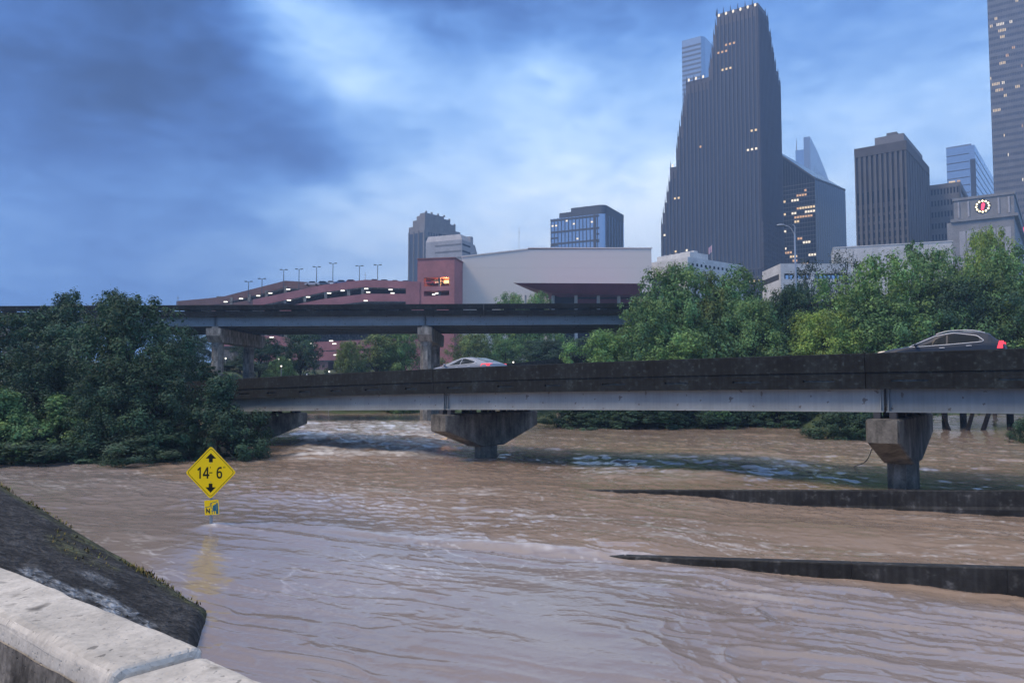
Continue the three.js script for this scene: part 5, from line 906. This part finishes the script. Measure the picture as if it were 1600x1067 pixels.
// ---- theatre: long beige wall, red canopy on white columns
{
  const d = 235, A = at(722, 402, d), K = at(825, 390, d), E = at(1018, 388.5, d), o = thing('theatre', 'theatre with a long plain beige wall and a pointed red canopy', 'building', [A.x, GY, -d]), X = (p) => p.x - A.x, Y = (p) => p.y - GY;
  const xe = X(E), xk = X(K), y0 = Y(A), yk = Y(K), ye = Y(E);
  const prof = [[0, -2], [xe, -2], [xe, ye], [xk, yk], [0, y0]]; new MB().loft([prof.map(([x, y]) => V(x, y, -30)), prof.map(([x, y]) => V(x, y, 0))]).build('wall', B.beige, o);
  // cladding courses with open joints
  const n = 13, top = Math.max(yk, ye); for (let j = 0; j < n; j++) { const a = top * j / n + 0.008, c = top * (j + 1) / n - 0.008; const hx = (x) => (x < xk ? lerp(y0, yk, x / xk) : lerp(yk, ye, (x - xk) / (xe - xk))); const xs = [0, xk * 0.25, xk * 0.5, xk * 0.75, xk, xe]; const lo = [], hi = []; for (const x of xs) { const t = Math.min(c, hx(x) - 0.05); if (t > a) { lo.push(V(x, a, 0.002)); hi.push(V(x, t, 0.002)); } } if (lo.length < 2) continue; const ring = [...lo, ...hi.reverse()]; new MB().loft([ring, ring.map((v) => V(v.x, v.y, 0.09))]).build('cladding_course', B.beige, o); }
  new MB().loft([[V(-0.2, y0, -30), V(xk, yk, -30), V(xk, yk + 0.35, -30), V(-0.2, y0 + 0.35, -30)].reverse(), [V(-0.2, y0, 0.3), V(xk, yk, 0.3), V(xk, yk + 0.35, 0.3), V(-0.2, y0 + 0.35, 0.3)].reverse()].reverse()).build('coping', B.beige, o); new MB().bb(xk, ye, -30, xe + 0.2, ye + 0.35, 0.3).build('coping', B.beige, o);
  // canopy
  const c0 = at(802, 442, d - 20), c1 = at(1003, 443, d - 20), cm = at(864, 455, d - 20), P = (v, z) => V(v.x - A.x, v.y - GY, z);
  const th = Y(c0) - Y(cm); new MB().loft([[P(c0, 20), V(X(c1), Y(c1), 20), V(X(c1), Y(c1) - th - 0.6, 16), V(X(cm), Y(c0) - th, 16)], [V(X(c0) + 9, Y(c0), 2), V(X(c1), Y(c1), 2), V(X(c1), Y(c1) - th * 0.9, 3), V(X(cm) + 3, Y(c0) - th * 0.9, 3)]].reverse()).build('canopy', B.maroon, o);
  new MB().loft([[P(c0, 20.02), V(X(cm), Y(c0) - th - 0.15, 16.02), V(X(cm) + 0.2, Y(c0) - th - 0.2, 3)], [P(c0, 19.9), V(X(cm), Y(c0) - th - 0.3, 15.9), V(X(cm) + 0.2, Y(c0) - th - 0.4, 2.9)]]).build('canopy_soffit', B.pink, o);
  for (const x of [820, 864, 900, 935, 967]) { const q = at(x, 460, d - 10); new MB().bar(V(X(q), -2, 10), V(X(q), Y(c0) - th, 10), 0.5, 10).build('column', B.white, o); }
  new MB().bb(X(at(858, 460, d)), -2, 0.1, xe, Y(at(900, 458, d)), 1.2).build('lobby_glass', B.blackGlass, o); new MB().bb(X(at(900, 460, d)), Y(at(900, 474, d - 6)), 5, xe, Y(at(900, 467, d - 6)), 6).build('lower_canopy', B.maroon, o);
}
// ---- parking garage with ramps, red end tower
{
  const d = 228, o = thing('parking_garage', 'long reddish parking garage with sloping decks and lit ceilings', 'building', [at(400, 470, d).x, 0, -d]), ox = o.position.x;
  // a sloping deck edge: picture points along its top, its thickness in the picture, at a distance
  const band = (pts, t, dist, mat, depth = 18) => { for (let i = 0; i + 1 < pts.length; i++) { const a = at(pts[i][0], pts[i][1], dist), b2 = at(pts[i + 1][0], pts[i + 1][1], dist), h = t / F * dist, z = d - dist, r = (v, dx) => [V(v.x - ox + dx, v.y, z), V(v.x - ox + dx, v.y - h, z), V(v.x - ox + dx, v.y - h, z - 0.35), V(v.x - ox + dx, v.y, z - 0.35)]; const part = new MB().loft([r(a, 0.005), r(b2, -0.005)]).build('deck_parapet', mat, o); const s = (v) => [V(v.x - ox, v.y - h + 0.02, z - 0.36), V(v.x - ox, v.y - h - 0.35, z - 0.36), V(v.x - ox, v.y - h - 0.35, z - depth), V(v.x - ox, v.y - h + 0.02, z - depth)]; new MB().loft([s(a), s(b2)]).build('deck_slab', M.concrete, part); } };
  band([[275, 470.5], [345, 464], [445, 438.5], [520, 443], [560, 447]], 11, d + 16, B.brick); band([[330, 478], [445, 461], [520, 464]], 11, d + 16, B.brick);
  band([[395, 468], [505, 445], [570, 437], [656, 440]], 11.5, d, B.pink); band([[400, 488], [505, 467], [570, 459], [656, 459]], 12, d, B.pink); band([[330, 528], [430, 524], [480, 535], [720, 524]], 14, d, B.pink); band([[330, 490], [570, 486], [656, 486]], 14, d, B.red); band([[380, 552], [700, 545]], 14, d, B.pink);
  new MB().bb(at(634, 450, d).x - ox, 5, -18, at(655, 450, d).x - ox, at(640, 446, d).y, -0.002).build('end_wall', B.pink, o);
  new MB().bb(at(300, 500, d).x - ox, 5, -19.5, at(720, 500, d).x - ox, at(500, 452, d).y, -18.2).build('rear_wall', M.concrete, o);
  new MB().bb(at(480, 540, d).x - ox, 5, -10, at(512, 540, d).x - ox, at(500, 545, d).y, -0.5).build('stair_wall', B.brick, o);
  for (const [x, y0, y1, dist] of [[445, 448, 462, d + 15.4], [415, 455, 466, d + 15.4], [388, 461, 470, d + 15.4], [360, 466, 474, d + 15.4], [444, 466, 472, d - 0.2], [475, 460, 470, d - 0.2], [508, 454, 464, d - 0.2], [544, 450, 460, d - 0.2], [566, 448, 470, d - 0.2], [415, 525, 540, d - 0.2], [445, 525, 540, d - 0.2]]) { const a = at(x, y0, dist), c = at(x, y1, dist); new MB().bb(a.x - ox - 0.45, c.y - 0.3, d - dist - 1, a.x - ox + 0.45, a.y + 0.3, d - dist - 0.4).build('column', M.concrete, o); }
  const lamps = [[450, 452, d + 12], [422, 458, d + 12], [403, 462, d + 12], [376, 466.5, d + 12], [352, 471.5, d + 12], [451, 469, d - 3], [481, 464, d - 3], [514, 458, d - 3], [535, 454, d - 3], [572, 451, d - 3], [575, 456.5, d - 3], [610, 452.5, d - 3], [613, 458, d - 3], [571, 469.8, d - 3], [404, 529.5, d - 3], [424, 527, d - 3], [484, 537, d - 3], [490, 540.5, d - 3], [522, 537, d - 3], [517, 532.5, d - 3], [491, 558, d - 3], [524, 554.5, d - 3]];
  const lg = new THREE.BoxGeometry(1.1, 0.28, 0.4); for (const [x, y, dist] of lamps) { const a = at(x, y, dist), q = mesh('ceiling_light', lg, LAMP, o); q.position.set(a.x - ox, a.y, d - dist); }
}
{
  const b = block('brick_stair_tower', 'red walled end block of the garage with warm light in its opening', 'building', 710, 226, 12), o = b.o, L = b.L(652, 440), R = b.R(722, 440) , H = b.H(403.5), y = b.H;
  const bands = [[-2, y(461.5)], [y(453.5), y(446.5)], [y(432.5), H]]; for (const [a, c] of bands) new MB().bb(-L, a, -9, 0, c, 0).build('wall', B.pink, o);
  for (const [a, c] of [[y(461.5), y(453.5)], [y(446.5), y(432.5)]]) { new MB().bb(-1.6, a, -9, 0, c, 0).build('pier', B.pink, o); new MB().bb(-L, a, -9, -L + 2, c, 0).build('pier', B.pink, o); new MB().bb(-L + 2, a, -9, -1.6, c, -8.5).build('inner_wall', B.pink, o); new MB().bb(-5.2, a, -1.4, -4.6, c, -0.8).build('column', M.concrete, o); }
  new MB().bb(-L - 0.2, H, -9.2, 0.2, H + 0.35, 0.2).build('coping', B.red, o);
  const wl = glow(new THREE.Color(1, 0.5, 0.16), 1.6); { const q = mesh('wall_lamp', new THREE.BoxGeometry(1.5, 0.9, 0.25), wl, o); q.position.set(-3.4, y(437.5), -3); const q2 = mesh('wall_lamp', new THREE.BoxGeometry(0.8, 1.1, 0.25), wl, o); q2.position.set(-2.2, y(440), -3.4); }
  const li = new THREE.PointLight(new THREE.Color(1, 0.55, 0.2), 30); li.position.set(-3.2, y(438), -2); li.castShadow = true; li.shadow.radius = 20; o.add(li);
  for (const [x, yy] of [[-6.2, 456], [-7.2, 457.5]]) { const q = mesh('ceiling_light', new THREE.BoxGeometry(0.9, 0.35, 0.3), LAMP, o); q.position.set(x, y(yy), -2.5); }
}
// lamp standards on the garage roof, each with a double head
[[388, 440.5, 452, 'lamp post on the garage roof, leftmost and lowest'], [409, 436, 448, 'lamp post on the garage roof, second from the left'], [443, 422, 438, 'lamp post at the peak of the left garage ramp'], [467, 421, 440, 'lamp post on the garage roof just right of the left peak'], [494.5, 417.5, 441, 'lamp post on the garage roof, fifth from the left'], [520, 412, 440, 'tallest lamp post in the middle of the garage roof'], [561.5, 416, 438, 'lamp post left of the right garage peak, second from the right'], [590, 414.5, 439, 'rightmost lamp post on the garage roof']].forEach(([x, yt, yb, label]) => {
  const d = 237, t = at(x, yt, d), f = at(x, yb, d), o = thing('roof_lamp_post', label, 'lamp post', [t.x, f.y - 2.2, -d], 0, 'lamp posts on the garage roof'), h = t.y - f.y + 2.2;
  new MB().bar(V(0, 0, 0), V(0, h, 0), 0.13, 6, 0.1).build('pole', B.frame, o); new MB().bb(-1.2, h, -0.06, 1.2, h + 0.1, 0.06).build('cross_arm', B.frame, o); for (const s of [-1, 1]) new MB().box(s * 0.85, h + 0.16, 0, 0.75, 0.22, 0.4).build('lamp_head', B.frame, o);
});
for (const [x, yt, yb, label] of [[277.5, 462, 472, 'small thin mast at the left end of the garage'], [570.5, 425, 440, 'thin mast above the right garage peak'], [811, 355, 392, 'tall thin mast rising behind the theatre wall']]) { const d = x > 800 ? 270 : 236, t = at(x, yt, d), f = at(x, yb, d), o = thing('roof_mast', label, 'mast', [t.x, f.y - 1.5, -d], 0, 'thin masts above the roofs'), h = t.y - f.y + 1.5; new MB().bar(V(0, x > 800 ? -12 : -1, 0), V(0, h, 0), 0.1, 6, 0.05).build('pole', B.greyMetal, o); new MB().bb(-0.35, h * 0.8, -0.05, 0.35, h * 0.8 + 0.1, 0.05).build('cross_bar', B.greyMetal, o); }
// cars parked on the garage roof
{
  const cols = [C(0.5, 0.5, 0.52), C(0.05, 0.06, 0.08), C(0.75, 0.76, 0.78), C(0.12, 0.16, 0.3), C(0.3, 0.05, 0.05)], words = ['grey', 'black', 'white', 'navy', 'red'];
  const spots = [[488, 440.6], [503, 440.4], [517, 439.8], [532, 438.8], [548, 438], [584, 437.3], [600, 438], [616, 438.6], [634, 439.4], [668, 438.5], [684, 438.2], [699, 437.6]];
  const side = [[-2.2, 0.35], [-2.2, 0.75], [-1.3, 0.9], [-0.7, 1.4], [0.8, 1.42], [1.6, 0.95], [2.2, 0.85], [2.2, 0.35]];
  spots.forEach(([x, y], i) => {
    const d = 231 + (i % 3), p = at(x, y, d), o = thing('parked_car', `small ${words[i % 5]} parked car on the garage roof, ${['first', 'second', 'third', 'fourth', 'fifth', 'sixth', 'seventh', 'eighth', 'ninth', 'tenth', 'eleventh', 'twelfth'][i]} from the left`, 'car', [p.x, p.y - 1.25, -d], (i % 2) * 0.3, 'cars parked on the garage roof');
    new MB().loft([side.map(([a, h]) => V(a, h, -0.85)), side.map(([a, h]) => V(a, h, 0.85))]).build('body', new THREE.MeshPhysicalMaterial({ color: cols[i % 5], roughness: 0.35, clearcoat: 1 }), o);
    for (const s of [-0.855, 0.855]) new MB().loft([[V(-0.95, 0.92, s), V(1.1, 0.95, s), V(0.7, 1.34, s), V(-0.6, 1.33, s)], [V(-0.95, 0.92, s * 1.01), V(1.1, 0.95, s * 1.01), V(0.7, 1.34, s * 1.01), V(-0.6, 1.33, s * 1.01)]]).build('side_window', GLASS, o);
    for (const a of [-1.35, 1.35]) for (const s of [-0.8, 0.8]) new MB().geo(new THREE.CylinderGeometry(0.32, 0.32, 0.2, 12), new THREE.Matrix4().makeRotationX(Math.PI / 2).setPosition(a, 0.32, s)).build('wheel', TYRE, o);
    if (i > 8) for (const s of [-0.55, 0.55]) { const q = mesh('headlight', new THREE.SphereGeometry(0.16, 8, 6), LAMP, o); q.position.set(2.2, 0.65, s); q.rotation.y = 0; }
  });
}
// ---- low white buildings
{
  const b = block('white_office', 'low white building with a row of small square windows, trees before it', 'building', 1075, 250, 52), o = b.o, L = b.L(1012, 420), R = b.R(1161, 420), H = b.H(401);
  new MB().bb(-L, -2, -R, 0, H, 0).build('walls', B.white, o); 
  const yw = H - 1.9; for (let i = 0; i < 12; i++) { const m = new MB(), u = 2.5 + i * (R - 5) / 11; faceBox(m, 'R', u - 0.45, u + 0.45, yw - 0.9, yw, 0.002, 0.08); m.build('window', B.blackGlass, o); const m2 = new MB(); faceBox(m2, 'R', u - 0.45, u + 0.45, yw - 5.2, yw - 4.3, 0.002, 0.08); m2.build('window', B.blackGlass, o); }
  for (let i = 0; i < 5; i++) { const m = new MB(), u = 2 + i * 2.2; faceBox(m, 'L', u - 0.4, u + 0.4, yw - 0.9, yw, 0.002, 0.08); m.build('window', B.paleStone, o); }
  new MB().bb(-L * 0.9, H, -R * 0.42, -1.5, H + 2.2, -3).build('penthouse', B.white, o); new MB().bb(-L * 0.5, H + 2.2, -R * 0.3, -3, H + 3.2, -7).build('penthouse', B.white, o);
  for (const u of [0.52, 0.66, 0.8]) new MB().bb(-L * u - 0.5, H + 2.2, -6, -L * u + 0.5, H + 2.9, -5).build('roof_vent', B.greyMetal, o);
  const m = new MB(); faceBox(m, 'L', L * 0.35, L, H - 12, H - 5.5, 0.002, 0.15); m.build('glazed_bay', B.darkGlass, o);
}
{
  const d = 300, p = at(1113, 402, d), t = at(1112.5, 382, d), o = thing('flag_pole', 'flag on a pole in front of the foot of the stepped tower', 'flag', [p.x, p.y - 8, -d]), h = t.y - p.y + 8; new MB().bar(V(0, -4, 0), V(0, h, 0), 0.12, 6, 0.07).build('pole', B.white, o);
  const fl = new THREE.PlaneGeometry(1.9, 2.6, 10, 8), P = fl.attributes.position; for (let i = 0; i < P.count; i++) { const k = (P.getX(i) + 0.95) / 1.9; P.setXYZ(i, P.getX(i) * 0.65 - 0.7, P.getY(i) - k * 0 - (1 - k) * 1.1, Math.sin(k * 7) * 0.22); } fl.computeVertexNormals(); const q = mesh('cloth', fl, std(C(0.7, 0.45, 0.5), { side: THREE.DoubleSide }), o); q.position.set(0, h - 1.6, 0);
}
{
  const d = 190, a = at(1220, 415, d), e = at(1330, 408, d), o = thing('white_gallery', 'low white building with a recessed window band, left of the long white wall', 'building', [a.x, GY, -d]), w = e.x - a.x, H = a.y - GY, y1 = at(1240, 427, d).y - GY, y0 = at(1240, 436, d).y - GY;
  new MB().bb(0, y1, -14, w, H + 0.5, 0).build('upper_wall', B.white, o); new MB().bb(0, -3, -14, w, y0, 0).build('lower_wall', B.white, o); new MB().bb(0, y0, -14, w, y1, -1.2).build('window_band', B.dark, o);
  for (const u of [0, 0.43, 0.96]) new MB().bb(w * u, y0, -1.19, w * u + 0.9, y1, 0).build('pier', B.white, o);
  for (let i = 0; i < 7; i++) { const x = 1.6 + i * 1.05; if (x > w * 0.42) break; new MB().bb(x, y0 + 0.1, -1.19, x + 0.75, y1 - 0.35, -1.05).build('window', B.skyGlass, o); new MB().bb(x + 0.8, y0, -1.19, x + 0.98, y1, -0.7).build('mullion', B.white, o); }
  for (let i = 0; i < 7; i++) { const x = w * 0.43 + 1.4 + i * 1.05; new MB().bb(x, y0 + 0.1, -1.19, x + 0.75, y1 - 0.35, -1.05).build('window', B.skyGlass, o); }
}
{
  const b = block('long_white_building', 'long plain white building above the trees, below the brown block', 'building', 1490, 215, 20), o = b.o, L = b.L(1303, 395), H = b.H(377.5); new MB().bb(-L, -2, -14, 0, H, 0).build('walls', B.white, o);
  new MB().bb(-L - 0.15, H, -14.1, 0.15, H + 0.3, 0.15).build('coping', B.white, o); for (let i = 1; i < 6; i++) { const m = new MB(); faceBox(m, 'L', L * i / 6 - 0.1, L * i / 6 + 0.1, -1, H - 0.4, 0.002, 0.1); m.build('pilaster', B.white, o); }
}
// lamps and a path light or two in the park beyond the high road
for (const [x, y, d, label] of [[439, 572, 120, 'tiny white path light low right of the left pier'], [435, 561, 125, 'tiny white path light among the dark trees under the high road'], [452, 562.5, 125, 'tiny white path light right of the one among the dark trees'], [514, 580.5, 118, 'tiny bluish path light midway under the high road'], [678, 546, 150, 'paired white light right of the middle pier'], [802, 566, 118, 'tiny white path light above the slip road parapet'], [352, 560, 116, 'tiny light between the columns of the left pier']]) {
  const p = at(x, y, d), o = thing('path_light', label, 'lamp', [p.x, Math.min(groundY(p.x, d), p.y - 1), -d], 0, 'path lights beyond the high road'), h = p.y - o.position.y; new MB().bar(V(0, -0.3, 0), V(0, h - 0.15, 0), 0.06, 6).build('pole', B.greyMetal, o); const q = mesh('lamp_globe', new THREE.SphereGeometry(0.13, 10, 8), LAMP, o); q.position.y = h;
}

renderer.render(scene, camera);
